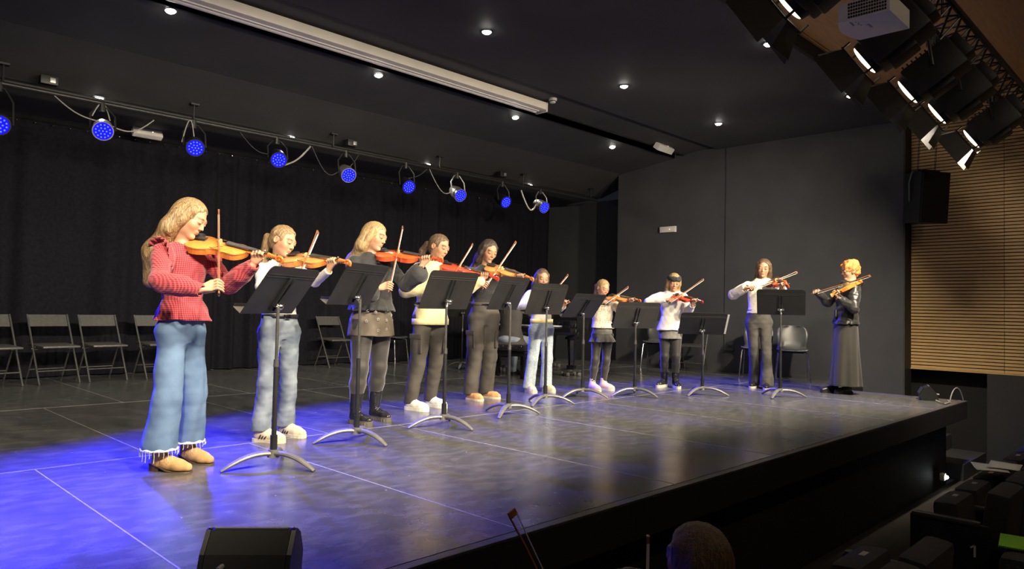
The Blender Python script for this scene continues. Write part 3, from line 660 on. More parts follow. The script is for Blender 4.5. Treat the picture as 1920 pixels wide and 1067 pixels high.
# outline: bass side straight, treble side curved
outl = [(-0.74, 0.0), (0.74, 0.0), (0.74, 0.5)]+[tuple(v)[:2] for v in bez((0.74, 0.5, 0), (0.74, 0.95, 0), (0.25, 1.0, 0), (0.12, 1.55, 0), 10)[1:]]+[tuple(v)[:2] for v in bez((0.12, 1.55, 0), (0.02, 1.95, 0), (-0.74, 1.95, 0), (-0.74, 1.5, 0), 8)[1:]]
MB().poly([(x, y+0.02, 0.66) for x, y in outl], (0, 0, 0.33)).build('case', M_PIANO, gp, False)
MB().poly([(x*1.015, y+0.02 if y > 0 else y+0.28, 0.995) for x, y in outl], (0, 0, 0.022)).build('lid', M_PIANO, gp, False)
MB().box((0, -0.11, 0.66), (1.48, 0.28, 0.1), bevel=0.01).build('keybed', M_PIANO, gp)
for s in (-1, 1): MB().box((s*0.675, -0.11, 0.765), (0.13, 0.27, 0.12), bevel=0.02).build('cheek_block', M_PIANO, gp)
MB().box((0, 0.03, 0.86), (1.3, 0.02, 0.24), bevel=0.004).build('fallboard', M_PIANO, gp)
kb = MB().mesh('white_key') if False else None
wk = MB().box((0, 0, 0), (0.0222, 0.15, 0.022), bevel=0.0015).mesh('white_key', False); wk.materials.append(M_KEY)
bk = MB().box((0, 0, 0), (0.011, 0.095, 0.02), bevel=0.002).mesh('black_key', False); bk.materials.append(M_PIANO)
for k in range(52):
    x = -0.6+0.0235*(k+0.5); obj('white_key', wk, gp, (x, -0.13, 0.735))
    if k % 7 in (0, 2, 3, 5, 6) and k < 51: obj('black_key', bk, gp, (x+0.01175, -0.1, 0.752))
MB().poly([(-0.36, 0.1, 1.02), (0.36, 0.1, 1.02), (0.34, 0.24, 1.27), (-0.34, 0.24, 1.27)], (0, 0.012, 0)).build('music_desk', M_PIANO, gp, False)
for k, (x, y) in enumerate(((0.62, 0.14), (-0.62, 0.14), (-0.25, 1.5))):
    l = MB().box((x, y, 0.6), (0.17, 0.17, 0.13), bevel=0.02).cyl((x, y, 0.1), (x, y, 0.56), 0.045, 0.075, 8).box((x, y, 0.13), (0.115, 0.115, 0.06), bevel=0.01).build('leg', M_PIANO, gp)
    dl = MB().box((x, y, 0.085), (0.3, 0.06, 0.03), bevel=0.006).box((x, y, 0.085), (0.06, 0.3, 0.03), bevel=0.006).build('dolly', M_STEEL, gp)
    for (a, b) in ((0.13, 0), (-0.13, 0), (0, 0.13), (0, -0.13)): MB().cyl((x+a-0.012, y+b, 0.033), (x+a+0.012, y+b, 0.033), 0.032, n=12).build('caster', M_SILVER, dl)
MB().box((0, 0.1, 0.35), (0.05, 0.04, 0.5)).box((0, 0.08, 0.11), (0.26, 0.1, 0.05), bevel=0.01).build('pedal_lyre', M_PIANO, gp)
for k in (-1, 0, 1): MB().box((0.07*k, -0.0, 0.09), (0.03, 0.12, 0.012), bevel=0.003).build('pedal', mat('brass', (0.6, 0.42, 0.15), 0.3, 1.0, noise=0.05), gp)
bn = thing('piano_bench', 'black tufted leather piano bench under the seated pianist', 'bench', (7.32, 7.22, 0), pz)
MB().box((0, 0, 0.43), (0.6, 0.34, 0.1), bevel=0.035).build('cushion', M_LEATHER, bn)
for k in range(8): MB().sph((-0.245+0.07*k, -0.172, 0.43+0.02*(k % 2)), 0.008, n=8).build('button', M_CHROME, bn)
MB().box((0, 0, 0.345), (0.57, 0.31, 0.07), bevel=0.008).build('frame', M_PIANO, bn)
for sx in (-1, 1):
    for sy in (-1, 1): MB().box((sx*0.25, sy*0.12, 0.165), (0.055, 0.055, 0.33), bevel=0.008).build('leg', M_PIANO, bn)
    MB().cyl((sx*0.3, 0, 0.36), (sx*0.35, 0, 0.36), 0.03, n=12).build('height_knob', M_STEEL, bn)

# ================================================================== house seats
seat0 = None
def theatre_seat():
    t = thing('theatre_seat', '', 'seat')            # faces +y (the stage), origin on the floor under the tip-up hinge
    MB().box((0, -0.24, 0.52), (0.49, 0.14, 0.58), Matrix.Rotation(0.1, 3, 'X'), bevel=0.04).build('backrest', M_SEAT, t)
    MB().box((0, 0.02, 0.47), (0.46, 0.16, 0.46), Matrix.Rotation(-0.08, 3, 'X'), bevel=0.045).build('tip_up_seat', M_SEAT, t)
    MB().box((-0.262, 0.02, 0.58), (0.05, 0.36, 0.04), bevel=0.018).build('armrest', M_PLASTIC, t)
    MB().box((-0.262, -0.1, 0.28), (0.04, 0.24, 0.56), bevel=0.008).build('side_frame', M_BLACK, t)
    MB().box((0.02, 0.03, 0.7), (0.075, 0.03, 0.004)).build('number_plate', M_SILVER, t, False)
    return t
seat0 = theatre_seat()
sx_ = [5.73+0.535*k for k in range(11)]+[3.95, 3.415, 2.88]
sl_ = ['seat next to the end panel marked 1', 'second seat beyond the end panel', 'third seat beyond the end panel', 'seat under the white paper sheets', 'fifth seat beyond the end panel']+['seat %s from the far end of the front row' % w for w in ('sixth', 'fifth', 'fourth', 'third', 'second')]+['seat at the far end of the front row', 'dark seat by the aisle at the bottom edge', 'dark seat at the bottom edge, second from the aisle', 'dark seat at the bottom edge, third from the aisle']
for i, x in enumerate(sx_):
    c = seat0 if i == 0 else copy_tree(seat0); c.location = (x, 1.3, -0.95); tag(c, sl_[i], 'seat', 'dark upholstered seats of the front row')
t = thing('row_end_panel', 'dark row end panel with a white figure 1', 'panel', (5.46, 1.25, -0.95))
MB().box((0, 0.05, 0.3), (0.035, 0.46, 0.6), bevel=0.012).build('panel', M_BLACK, t); MB().box((0, 0.07, 0.6), (0.06, 0.4, 0.035), bevel=0.016).build('armrest', M_PLASTIC, t)
nm = MB(); nm.box((-0.0195, -0.1, 0.43), (0.002, 0.012, 0.075)).box((-0.0195, -0.088, 0.458), (0.002, 0.03, 0.01), Matrix.Rotation(-0.7, 3, 'X')); nm.build('figure_one', M_PAPER, t, False)
t = thing('row_end_panel', 'dark row end panel at the aisle by the bottom edge', 'panel', (4.24, 1.25, -0.95))
MB().box((0, 0.05, 0.3), (0.035, 0.46, 0.6), bevel=0.012).build('panel', M_BLACK, t); MB().box((0, 0.07, 0.6), (0.06, 0.4, 0.035), bevel=0.016).build('armrest', M_PLASTIC, t)
for k, (x, y, r, lb) in enumerate([(6.62, 1.3, 0.35, 'white paper sheet lying on the front row seats'), (6.72, 1.22, 0.1, 'second white paper sheet lying on the front row seats')]):
    P = [[(-0.16+0.32*i/4, -0.105+0.21*j/3, 0.004*math.sin(i*1.1+j)) for j in range(4)] for i in range(5)]
    o = MB().grid(P).build('paper_sheet', M_PAPER, None, True, loc=(x, y, -0.175+0.012*k)); o.rotation_euler = (0, 0, r); md = o.modifiers.new('t', 'SOLIDIFY'); md.thickness = 0.0015
    tag(o, lb, 'paper')
t = thing('step_light', 'tiny bright step light by the stage skirt, lower right', 'light', (9.2, 2.2, -0.8))
MB().box((0, 0.05, 0), (0.08, 0.05, 0.08), bevel=0.01).build('housing', M_WHITE, t); MB().sph((0, 0.015, 0.0), 0.022, n=10).build('lens', emis('step light', (0.9, 1, 1), 30), t)
# bag with lime notebook
t = thing('striped_bag', 'dark striped bag standing in the aisle under a lime notebook', 'bag', (5.12, 0.78, -0.95))
MB().box((0.05, 0, 0.29), (0.5, 0.3, 0.58), bevel=0.05).build('body', M_SEAT, t)
for k in range(5): MB().box((-0.205, -0.1+0.05*k, 0.29), (0.004, 0.02, 0.5)).build('stripe', mat('grey stripe', (0.05, 0.06, 0.055), 0.8, noise=0.1), t, False)
t = thing('spiral_notebook', 'lime green spiral notebook at the right edge', 'notebook', (5.16, 0.86, -0.355), 0.15)
MB().box((0.06, 0, 0), (0.3, 0.21, 0.012), bevel=0.003).build('cover', M_GREEN, t)
sp = MB()
for k in range(22): sp.tube([(-0.088+0.006*math.cos(a), -0.098+0.0093*k, 0.006*math.sin(a)) for a in np.linspace(0, 2*math.pi, 7)], 0.0014, 4)
s = sp.build('spiral', M_BLACK, t); s['kind'] = 'stuff'

# ================================================================== violins and bows
VO = [(0, 0), (.003, .03), (.012, .06), (.028, .085), (.05, .099), (.08, .104), (.105, .1015), (.128, .092), (.143, .083), (.149, .0825), (.151, .076), (.158, .065), (.17, .058), (.185, .055), (.2, .0555), (.213, .060), (.224, .069), (.230, .0765), (.233, .0775), (.240, .075), (.255, .078), (.275, .083), (.295, .084), (.315, .078), (.332, .063), (.345, .042), (.353, .02), (.355, 0)]
def violin_mesh_parts(mats):
    top_m, rib_m = mats
    parts = {}
    def plate(sign, arch, z0, grow):
        xs = [p[0] for p in VO]; P = []
        for (x, w) in VO:
            xx = (x-0.1775)*(1+grow/0.18)+0.1775; ww = w+grow if w > 0 else 0.0006
            lon = max(0.0, 1-((x-0.1775)/0.178)**2)**0.6
            P.append([(xx, ww*s, z0+sign*arch*lon*max(0, 1-s*s)**0.75) for s in np.linspace(-1, 1, 13)])
        m = MB().grid(P); 
        # edge thickness skirt
        E = [[(r[k][0], r[k][1], z0), (r[k][0], r[k][1], z0-sign*0.004)] for k in (0, 12) for r in (P if k == 0 else P)]
        half = len(P); m.grid(E[:half]); m.grid(E[half:]); return m
    parts['top_plate'] = (plate(1, 0.016, 0.018, 0.003), top_m)
    parts['back_plate'] = (plate(-1, 0.014, -0.018, 0.003), rib_m)
    R = MB()
    for s in (-1, 1): R.grid([[(x, s*w, -0.017), (x, s*w, 0.017)] for x, w in VO])
    parts['ribs'] = (R, rib_m)
    edge = MB()
    for s in (-1, 1): edge.tube([(x, s*(w+0.002), 0.0185) for x, w in VO[1:-1]], 0.0016, 4)
    parts['purfling'] = (edge, mat('violin purfling', (0.05, 0.015, 0.006), 0.35, noise=0.1))
    f = MB()
    for s in (-1, 1):
        pts = bez((0.158, s*0.055, 0), (0.172, s*0.072, 0), (0.2, s*0.02, 0), (0.226, s*0.036, 0), 10)
        def zt(x, y):
            w = np.interp(x, [p[0] for p in VO], [p[1] for p in VO])+0.003; lon = max(0, 1-((x-0.1775)/0.178)**2)**0.6
            return 0.018+0.016*lon*max(0, 1-(y/w)**2)**0.75
        f.tube([(p.x, p.y, zt(p.x, p.y)+0.0006) for p in pts], 0.0022, 6, flat=0.35)
    parts['f_holes'] = (f, M_BLACK)
    n = MB(); n.tube([(0.345, 0, 0.012), (0.36, 0, 0.016), (0.42, 0, 0.02), (0.48, 0, 0.022)], 0.012, 10, rr=[0.017, 0.0125, 0.0115, 0.0105], flat=0.8)
    n.box((0.352, 0, 0.0), (0.02, 0.022, 0.034), bevel=0.004); parts['neck'] = (n, rib_m)
    fb = MB(); fb.poly([(0.235, -0.021, 0.046), (0.485, -0.012, 0.03), (0.485, 0.012, 0.03), (0.235, 0.021, 0.046)], (0, 0, 0.006)); parts['fingerboard'] = (fb, mat('ebony', (0.05, 0.048, 0.045), 0.35, noise=0.2))
    sc = MB(); sc.poly([(0.482, -0.012, 0.012), (0.535, -0.0085, 0.0), (0.535, 0.0085, 0.0), (0.482, 0.012, 0.012)], (0, 0, 0.022))
    sp = []; 
    for i in range(26):
        a = -0.9+i*0.36; r = 0.024*(1-i/30); sp.append((0.553+r*math.cos(a), 0, 0.006+r*math.sin(a)))
    sc.tube(sp, 0.008, 8, rr=[0.009-0.0001*i for i in range(26)]); sc.cyl((0.553, -0.014, 0.006), (0.553, 0.014, 0.006), 0.008, n=12)
    parts['scroll'] = (sc, rib_m)
    tp = MB(); tp.poly([(0.004, -0.009, 0.036), (0.112, -0.021, 0.044), (0.112, 0.021, 0.044), (0.004, 0.009, 0.036)], (0, 0, 0.005)); parts['tailpiece'] = (tp, M_BLACK)
    br = MB(); br.poly([(0.193, -0.022, 0.03), (0.193, 0.022, 0.03), (0.193, 0.019, 0.052), (0.193, 0.008, 0.0625), (0.193, -0.008, 0.0625), (0.193, -0.019, 0.054)], (0.005, 0, 0)); parts['bridge'] = (br, mat('maple bridge', (0.55, 0.36, 0.16), 0.5, noise=0.1))
    crst = MB(); crst.sph((0.042, 0.052, 0.034), 0.04, (0.8, 1.0, 0.28), 12).box((0.0, 0.03, 0.0), (0.008, 0.04, 0.05), bevel=0.003); parts['chin_rest'] = (crst, M_BLACK)
    return parts
def violin_proto(name, top, rib):
    t = thing(name, '', 'violin')
    mt = mat(name+' varnish top', top, 0.22, col2=tuple(min(1, c*1.35) for c in top), nscale=10, stretch=(1, 14, 1), coat=0.7)
    mr = mat(name+' varnish ribs', rib, 0.25, col2=tuple(min(1, c*1.4) for c in rib), nscale=8, stretch=(16, 1, 1), coat=0.6)
    for k, (m, mm) in violin_mesh_parts((mt, mr)).items(): m.build(k, mm, t)
    for i, x in enumerate((0.495, 0.505, 0.517, 0.527)):
        s = 1 if i % 2 else -1
        MB().cyl((x, -s*0.012, 0.014), (x, s*0.026, 0.014), 0.0032, n=8).sph((x, s*0.032, 0.014), 0.009, (0.5, 0.9, 1), 8).build('peg', M_BLACK, t)
    for i in range(4):
        y = -0.0165+0.011*i; zb = (0.0545, 0.0625, 0.0625, 0.053)[i]+0.0006
        MB().tube([(0.108, y*0.9, 0.05), (0.1955, y, zb), (0.486, y*0.5, 0.0375)], 0.0006, 4).build('string', M_CHROME, t)
    sr = MB().tube([(0.05, -0.1, -0.035), (0.045, -0.05, -0.05), (0.045, 0.02, -0.055), (0.05, 0.1, -0.038)], 0.014, 8, flat=0.5)
    for s in (-1, 1): sr.cyl((0.05, s*0.1, -0.04), (0.05, s*0.107, -0.008), 0.005, n=8)
    sr.build('shoulder_rest', M_BLACK, t)
    return t
VPROTO = {}
def place_violin(B, S, roll, scale, kind, label):
    B = Vector(B); S = Vector(S); a = (S-B).normalized()
    rr = a.cross(Vector((0, 0, 1))).normalized(); up = rr.cross(a); n = (up+rr*roll).normalized(); y = n.cross(a).normalized()
    if kind not in VPROTO:
        top, rib = {'amber': ((0.55, 0.2, 0.04), (0.46, 0.13, 0.02)), 'honey': ((0.56, 0.24, 0.07), (0.5, 0.15, 0.03)), 'cherry': ((0.5, 0.085, 0.018), (0.46, 0.06, 0.014)), 'red': ((0.42, 0.05, 0.02), (0.4, 0.035, 0.015)), 'brown': ((0.34, 0.1, 0.025), (0.28, 0.06, 0.015))}[kind]
        VPROTO[kind] = violin_proto('violin', top, rib) if kind == 'amber' else None
        if VPROTO[kind] is None:
            # same meshes, own varnish
            src = VPROTO['amber']; c = copy_tree(src)
            mt = mat(kind+' varnish top', top, 0.22, col2=tuple(min(1, q*1.35) for q in top), nscale=10, stretch=(1, 14, 1), coat=0.7)
            mr = mat(kind+' varnish ribs', rib, 0.25, col2=tuple(min(1, q*1.4) for q in rib), nscale=8, stretch=(16, 1, 1), coat=0.6)
            for ch in c.children:
                b = ch.name.split('.')[0]
                if b in ('top_plate', 'back_plate', 'ribs', 'neck', 'scroll'):
                    ch.data = ch.data.copy(); ch.data.materials[0] = mt if b == 'top_plate' else mr
            VPROTO[kind] = c
        v = VPROTO[kind]
    else: v = copy_tree(VPROTO[kind])
    Mx = Matrix((a, y, n)).transposed().to_4x4()
    v.matrix_world = Matrix.Translation(B) @ Mx @ Matrix.Diagonal((scale, scale, scale, 1))
    tag(v, label, 'violin', 'violins being played'); return v
def bow_proto():
    t = thing('violin_bow', '', 'bow'); wood = mat('pernambuco', (0.26, 0.1, 0.045), 0.3, noise=0.15, coat=0.4)
    MB().tube([(0.0, 0, 0.012), (0.2, 0, 0.0075), (0.4, 0, 0.003), (0.6, 0, 0.006), (0.715, 0, 0.012)], 0.004, 8, rr=[0.0046, 0.0044, 0.004, 0.0034, 0.0028]).build('stick', wood, t)
    MB().poly([(0.03, -0.005, -0.012), (0.71, -0.004, -0.012), (0.71, 0.004, -0.012), (0.03, 0.005, -0.012)], (0, 0, 0.0018)).build('hair', mat('bow hair', (0.8, 0.77, 0.66), 0.5, noise=0.05), t, False)
    MB().box((0.045, 0, -0.002), (0.05, 0.011, 0.022), bevel=0.003).build('frog', M_BLACK, t)
    MB().cyl((-0.016, 0, 0.012), (0.0, 0, 0.012), 0.0045, n=8).build('screw', M_CHROME, t)
    MB().poly([(0.7, -0.004, 0.012), (0.722, -0.004, 0.014), (0.725, -0.004, -0.012), (0.705, -0.004, -0.013)], (0, 0.008, 0)).build('head', wood, t, False)
    MB().box((0.09, 0, 0.011), (0.05, 0.0105, 0.0105), bevel=0.004).build('grip', M_SILVER, t)
    return t
_bow = None
def place_bow(G, T, n, label, length=0.73):
    global _bow
    G = Vector(G); T = Vector(T); d = (T-G); s = d.length/0.725; d.normalize()
    n = Vector(n); h = (n-d*n.dot(d)).normalized(); y = h.cross(d).normalized()
    if _bow is None: _bow = bow_proto(); b = _bow
    else: b = copy_tree(_bow)
    b.matrix_world = Matrix.Translation(G) @ Matrix((d, y, h)).transposed().to_4x4() @ Matrix.Diagonal((s, s*1.15, s*1.15, 1))
    tag(b, label, 'bow', 'violin bows'); return b
# ================================================================== people: implicit surfaces meshed in one piece
def A(*v): return np.array(v, dtype=np.float64)
def un(v): v = np.asarray(v, float); return v/max(1e-9, np.linalg.norm(v))
ZA = A(0, 0, 1)
class SDF:
    def __init__(s, lo, hi, h):
        s.lo = np.asarray(lo, float)-2*h; s.h = h; s.n = (np.ceil((np.asarray(hi)-s.lo)/h).astype(int)+3)
        s.a = np.full(tuple(s.n), 1.0, np.float32)
    def box(s, lo, hi):
        i0 = np.clip(np.floor((lo-s.lo)/s.h).astype(int), 0, s.n); i1 = np.clip(np.ceil((hi-s.lo)/s.h).astype(int)+1, 0, s.n)
        sl = tuple(slice(a, b) for a, b in zip(i0, i1)); ax = [(s.lo[k]+s.h*np.arange(i0[k], i1[k])).astype(np.float32) for k in range(3)]
        return sl, ax[0][:, None, None], ax[1][None, :, None], ax[2][None, None, :]
    def comb(s, sl, d, k, op):
        f = s.a[sl]
        if f.size == 0: return
        k = max(k, 1e-4)
        if op == 'u':
            t = np.clip(0.5+0.5*(f-d)/k, 0, 1); s.a[sl] = f+(d-f)*t-k*t*(1-t)
        else:
            d = -d; t = np.clip(0.5-0.5*(f-d)/k, 0, 1); s.a[sl] = f+(d-f)*t+k*t*(1-t)
    def cone(s, a, b, ra, rb, k=0.01, op='u'):
        a = np.asarray(a, float); b = np.asarray(b, float); m = max(ra, rb)+k+2*s.h
        sl, X, Y, Z_ = s.box(np.minimum(a, b)-m, np.maximum(a, b)+m)
        d = b-a; L2 = max(1e-9, d@d)
        t = np.clip(((X-a[0])*d[0]+(Y-a[1])*d[1]+(Z_-a[2])*d[2])/L2, 0, 1)
        q = np.sqrt((X-a[0]-t*d[0])**2+(Y-a[1]-t*d[1])**2+(Z_-a[2]-t*d[2])**2)-(ra+(rb-ra)*t)
        s.comb(sl, q, k, op); return s
    def chain(s, pts, rr, k=0.01):
        for i in range(len(pts)-1): s.cone(pts[i], pts[i+1], rr[i], rr[i+1], k)
        return s
    def ell(s, c, r, R=None, k=0.01, op='u'):
        c = np.asarray(c, float); r = np.asarray(r, float); m = r.max()+k+2*s.h
        sl, X, Y, Z_ = s.box(c-m, c+m); X = X-c[0]; Y = Y-c[1]; Z_ = Z_-c[2]
        if R is None: R = np.eye(3)
        u = [(X*R[0, i]+Y*R[1, i]+Z_*R[2, i]) for i in range(3)]
        k0 = np.sqrt(sum((u[i]/r[i])**2 for i in range(3))); k1 = np.sqrt(sum((u[i]/r[i]**2)**2 for i in range(3)))+1e-6
        s.comb(sl, k0*(k0-1)/k1, k, op); return s
    def loft(s, prof, L, Bk, k=0.01, op='u', org=(0, 0, 0), flute=None):
        """prof rows (z, a, b, offL, offB); flute (count, amplitude, z from, z to, phase)"""
        p = np.array(sorted(prof), float); z0, z1 = p[0, 0], p[-1, 0]; org = np.asarray(org, float)
        m = p[:, 1:3].max()*1.25+np.abs(p[:, 3:5]).max()+k+2*s.h
        sl, X, Y, Z_ = s.box(org+A(-m, -m, z0-k-2*s.h), org+A(m, m, z1+k+2*s.h))
        X = X-org[0]; Y = Y-org[1]; Z_ = Z_-org[2]
        zz = np.clip(Z_, z0, z1); g = [np.interp(zz, p[:, 0], p[:, i]).astype(np.float32) for i in range(1, 5)]
        u = X*L[0]+Y*L[1]-g[2]; v = X*Bk[0]+Y*Bk[1]-g[3]
        r = np.sqrt((u/g[0])**2+(v/g[1])**2)
        if flute:
            n, am, fa, fb, ph = flute
            th = np.arctan2(v, u); w = np.clip((Z_-fa)/(fb-fa), 0, 1)
            r = r/(1+am*w*(np.sin(n*th+ph)+0.4*np.sin((n*1.7)*th+1+ph)))
        d = (r-1)*np.minimum(g[0], g[1]); d = np.maximum(d, np.abs(Z_-(z0+z1)/2)-(z1-z0)/2)
        s.comb(sl, d, k, op); return s
    def cutz(s, z, above=False):
        sl, X, Y, Z_ = s.box(s.lo, s.lo+s.h*s.n); d = (z-Z_) if not above else (Z_-z); s.a = np.maximum(s.a, d.astype(np.float32)); return s
    def noise(s, amp, freq, seed=0, aniso=(1, 1, 1)):
        i, j, k = np.where(np.abs(s.a) < 4*s.h+amp); r = np.random.default_rng(seed)
        P = (s.lo+s.h*np.stack([i, j, k], 1)); d = np.zeros(len(P))
        for o in range(6):
            w = r.normal(size=3)*np.asarray(aniso); w = w/np.linalg.norm(w)*freq*(0.7+0.25*o); d += np.sin(P@w+r.uniform(0, 6))/(1+0.25*o)
        s.a[i, j, k] += (amp*d/2.2).astype(np.float32); return s
    def strands(s, c, ax, amp, n, seed=0):
        i, j, k = np.where(np.abs(s.a) < 4*s.h+amp); P = (s.lo+s.h*np.stack([i, j, k], 1))-c
        x = P@ax[:, 0]; y = P@ax[:, 1]; z = P@ax[:, 2]; th = np.arctan2(x, y+0.02)
        d = 0.6*np.sin(n*th+9*z+2*np.sin(14*z+seed))+0.6*np.sin(2.3*n*th-12*z+seed)+0.6*np.sin(190*x+90*y+5*np.sin(11*z))+0.5*np.sin(150*y-120*x+4*np.sin(9*z))
        s.a[i, j, k] += (amp*d/1.6).astype(np.float32); return s
    def mesh(s):
        a = s.a; S = a < 0
        c = np.zeros(tuple(s.n-1), np.uint8)
        for dx in (0, 1):
            for dy in (0, 1):
                for dz in (0, 1): c += S[dx:s.n[0]-1+dx, dy:s.n[1]-1+dy, dz:s.n[2]-1+dz]
        mix = (c > 0) & (c < 8); idx = np.argwhere(mix); mp = np.full(c.shape, -1, np.int32); mp[mix] = np.arange(len(idx))
        i, j, k = idx.T; val = {}
        for dx in (0, 1):
            for dy in (0, 1):
                for dz in (0, 1): val[(dx, dy, dz)] = a[i+dx, j+dy, k+dz]
        acc = np.zeros((len(idx), 3)); cnt = np.zeros(len(idx))
        for p in val:
            for ax in range(3):
                if p[ax] == 0:
                    q = list(p); q[ax] = 1; v0 = val[p]; v1 = val[tuple(q)]; m = (v0 < 0) != (v1 < 0)
                    t = np.where(m, v0/np.where(m, v0-v1, 1), 0); pos = np.tile(np.array(p, float), (len(idx), 1)); pos[:, ax] = t
                    acc[m] += pos[m]; cnt[m] += 1
        V_ = s.lo+s.h*(idx+acc/cnt[:, None]); Q = []
        for ax in range(3):
            o = [slice(None)]*3; o1 = [slice(None)]*3; o[ax] = slice(0, -1); o1[ax] = slice(1, None)
            ch = S[tuple(o)] != S[tuple(o1)]; E = np.argwhere(ch); b, d = [(1, 2), (2, 0), (0, 1)][ax]
            ok = (E[:, b] > 0) & (E[:, d] > 0) & (E[:, b] < s.n[b]-1) & (E[:, d] < s.n[d]-1); E = E[ok]
            def cell(db, dd):
                e = E.copy(); e[:, b] += db; e[:, d] += dd; return mp[e[:, 0], e[:, 1], e[:, 2]]
            q = np.stack([cell(-1, -1), cell(0, -1), cell(0, 0), cell(-1, 0)], 1); fl = ~S[E[:, 0], E[:, 1], E[:, 2]]; q[fl] = q[fl][:, ::-1]; Q.append(q)
        return V_, np.concatenate(Q)
def np_mesh(name, V_, Q, m, colors=None):
    me = bpy.data.meshes.new(name); me.vertices.add(len(V_)); me.vertices.foreach_set('co', np.ascontiguousarray(V_, np.float32).ravel())
    me.loops.add(len(Q)*4); me.loops.foreach_set('vertex_index', np.ascontiguousarray(Q, np.int32).ravel())
    me.polygons.add(len(Q)); me.polygons.foreach_set('loop_start', np.arange(0, len(Q)*4, 4, dtype=np.int32))
    me.polygons.foreach_set('use_smooth', np.ones(len(Q), bool)); me.update(calc_edges=True)
    if colors is not None:
        at = me.color_attributes.new('tone', 'FLOAT_COLOR', 'POINT'); at.data.foreach_set('color', np.ascontiguousarray(np.c_[colors, np.ones(len(V_))], np.float32).ravel())
    me.materials.append(m); return me
def sobj(name, f, m, parent, colors=None):
    V_, Q = f.mesh(); return obj(name, np_mesh(name, V_, Q, m, colors(V_) if colors else None), parent)
def relax(V_, Q): return V_
def ik(S, T, l1, l2, pole):
    v = T-S; d = np.linalg.norm(v)
    if d > (l1+l2)*0.985: k = d/((l1+l2)*0.985); l1 *= k; l2 *= k
    a = (l1*l1-l2*l2+d*d)/(2*d); hgt = math.sqrt(max(0, l1*l1-a*a)); e = v/d; p = un(pole-e*(pole@e)); return S+e*a+p*hgt
M_SKIN = attr_mat('skin', 0.5)
def hair_mat(name, c1, c2, rough=0.42):
    return mat('hair '+name, c1, rough, col2=c2, nscale=9, stretch=(22, 22, 2.0), bump=0.6, bscale=16, spec=0.6)
H_BLOND = hair_mat('dark blonde', (0.1, 0.055, 0.022), (0.42, 0.28, 0.13)); H_LBLOND = hair_mat('light blonde', (0.17, 0.1, 0.038), (0.54, 0.37, 0.17))
H_BROWN = hair_mat('brown', (0.05, 0.03, 0.016), (0.17, 0.1, 0.05)); H_DARK = hair_mat('dark brown', (0.018, 0.012, 0.008), (0.075, 0.05, 0.032)); H_RED = hair_mat('copper', (0.42, 0.12, 0.025), (0.72, 0.3, 0.08))
class Pose: pass
def skeleton(base, H, hd, top, chin, face, feet, hands=None, lean=1.0, poleR=None, poleL=None, shw=0.098):
    p = Pose(); b = A(base[0], base[1], 0); p.b = b; p.H = H; th = math.radians(hd)
    p.L = A(math.cos(th), math.sin(th), 0); p.F = A(math.sin(th), -math.cos(th), 0); p.Bk = -p.F
    yw, pt, rl = [math.radians(v) for v in face]
    f = A(math.sin(yw), -math.cos(yw), 0); l = A(math.cos(yw), math.sin(yw), 0)
    fw = f*math.cos(pt)-ZA*math.sin(pt); up = ZA*math.cos(pt)+f*math.sin(pt)
    hx = l*math.cos(rl)-up*math.sin(rl); hz = up*math.cos(rl)+l*math.sin(rl)
    p.hR = np.stack([hx, -fw, hz], 1); p.hh = 0.139*H*(1.0 if H > 1.5 else 1.05)
    p.hc = np.array([top[0], top[1], H-p.hh*0.52-0.006])
    off = p.hc[:2]*lean; o3 = A(off[0], off[1], 0)-p.F*0.03
    p.off = o3
    p.neck = ZA*0.822*H+o3*0.62; p.shL = ZA*0.803*H+o3*0.45+p.L*shw*H; p.shR = ZA*0.803*H+o3*0.45-p.L*shw*H
    p.chest = ZA*0.72*H+o3*0.3; p.hipL = ZA*0.5*H+p.L*0.05*H; p.hipR = ZA*0.5*H-p.L*0.05*H
    p.feet = []
    for (hl, hdg, ln) in feet:
        e = A(math.sin(math.radians(hdg)), -math.cos(math.radians(hdg)), 0); hp = A(hl[0], hl[1], 0)-b; p.feet.append((hp, e, ln))
    # feet[0] is the right foot
    p.ankR = p.feet[0][0]+p.feet[0][1]*0.05+ZA*0.07; p.ankL = p.feet[1][0]+p.feet[1][1]*0.05+ZA*0.07
    p.kneeR = (p.hipR*0.48+p.ankR*0.52)+p.F*0.025; p.kneeL = (p.hipL*0.48+p.ankL*0.52)+p.F*0.025
    return p
def hp(p, x, y, z): return p.hc+p.hh*(p.hR@A(x, y, z))
def torso_prof(p, z0, z1, grow=0.0, shape='girl', hem=0.0):
    H = p.H; base = [(0.44, .085, .064), (0.50, .094, .069), (0.55, .088, .062), (0.62, .074, .053), (0.68, .080, .060), (0.73, .088, .066), (0.775, .090, .061), (0.805, .084, .049), (0.83, .055, .040), (0.85, .034, .034)]
    out = []; zs = sorted(set([z0, z1]+[z for z, _, _ in base if z0 < z < z1])); B_ = np.array(base)
    for z in zs:
        bw = getattr(p, 'build', 1.0); a = np.interp(z, B_[:, 0], B_[:, 1])*H*bw+grow; b = np.interp(z, B_[:, 0], B_[:, 2])*H*bw+grow
        t = np.clip((z-0.5)/0.36, 0, 1)**1.4*0.75; o = p.off*t
        e = hem*max(0.0, 1-(z-z0)/0.1)
        out.append((z*H, a+e, b+e, o@p.L, o@p.Bk))
    return out
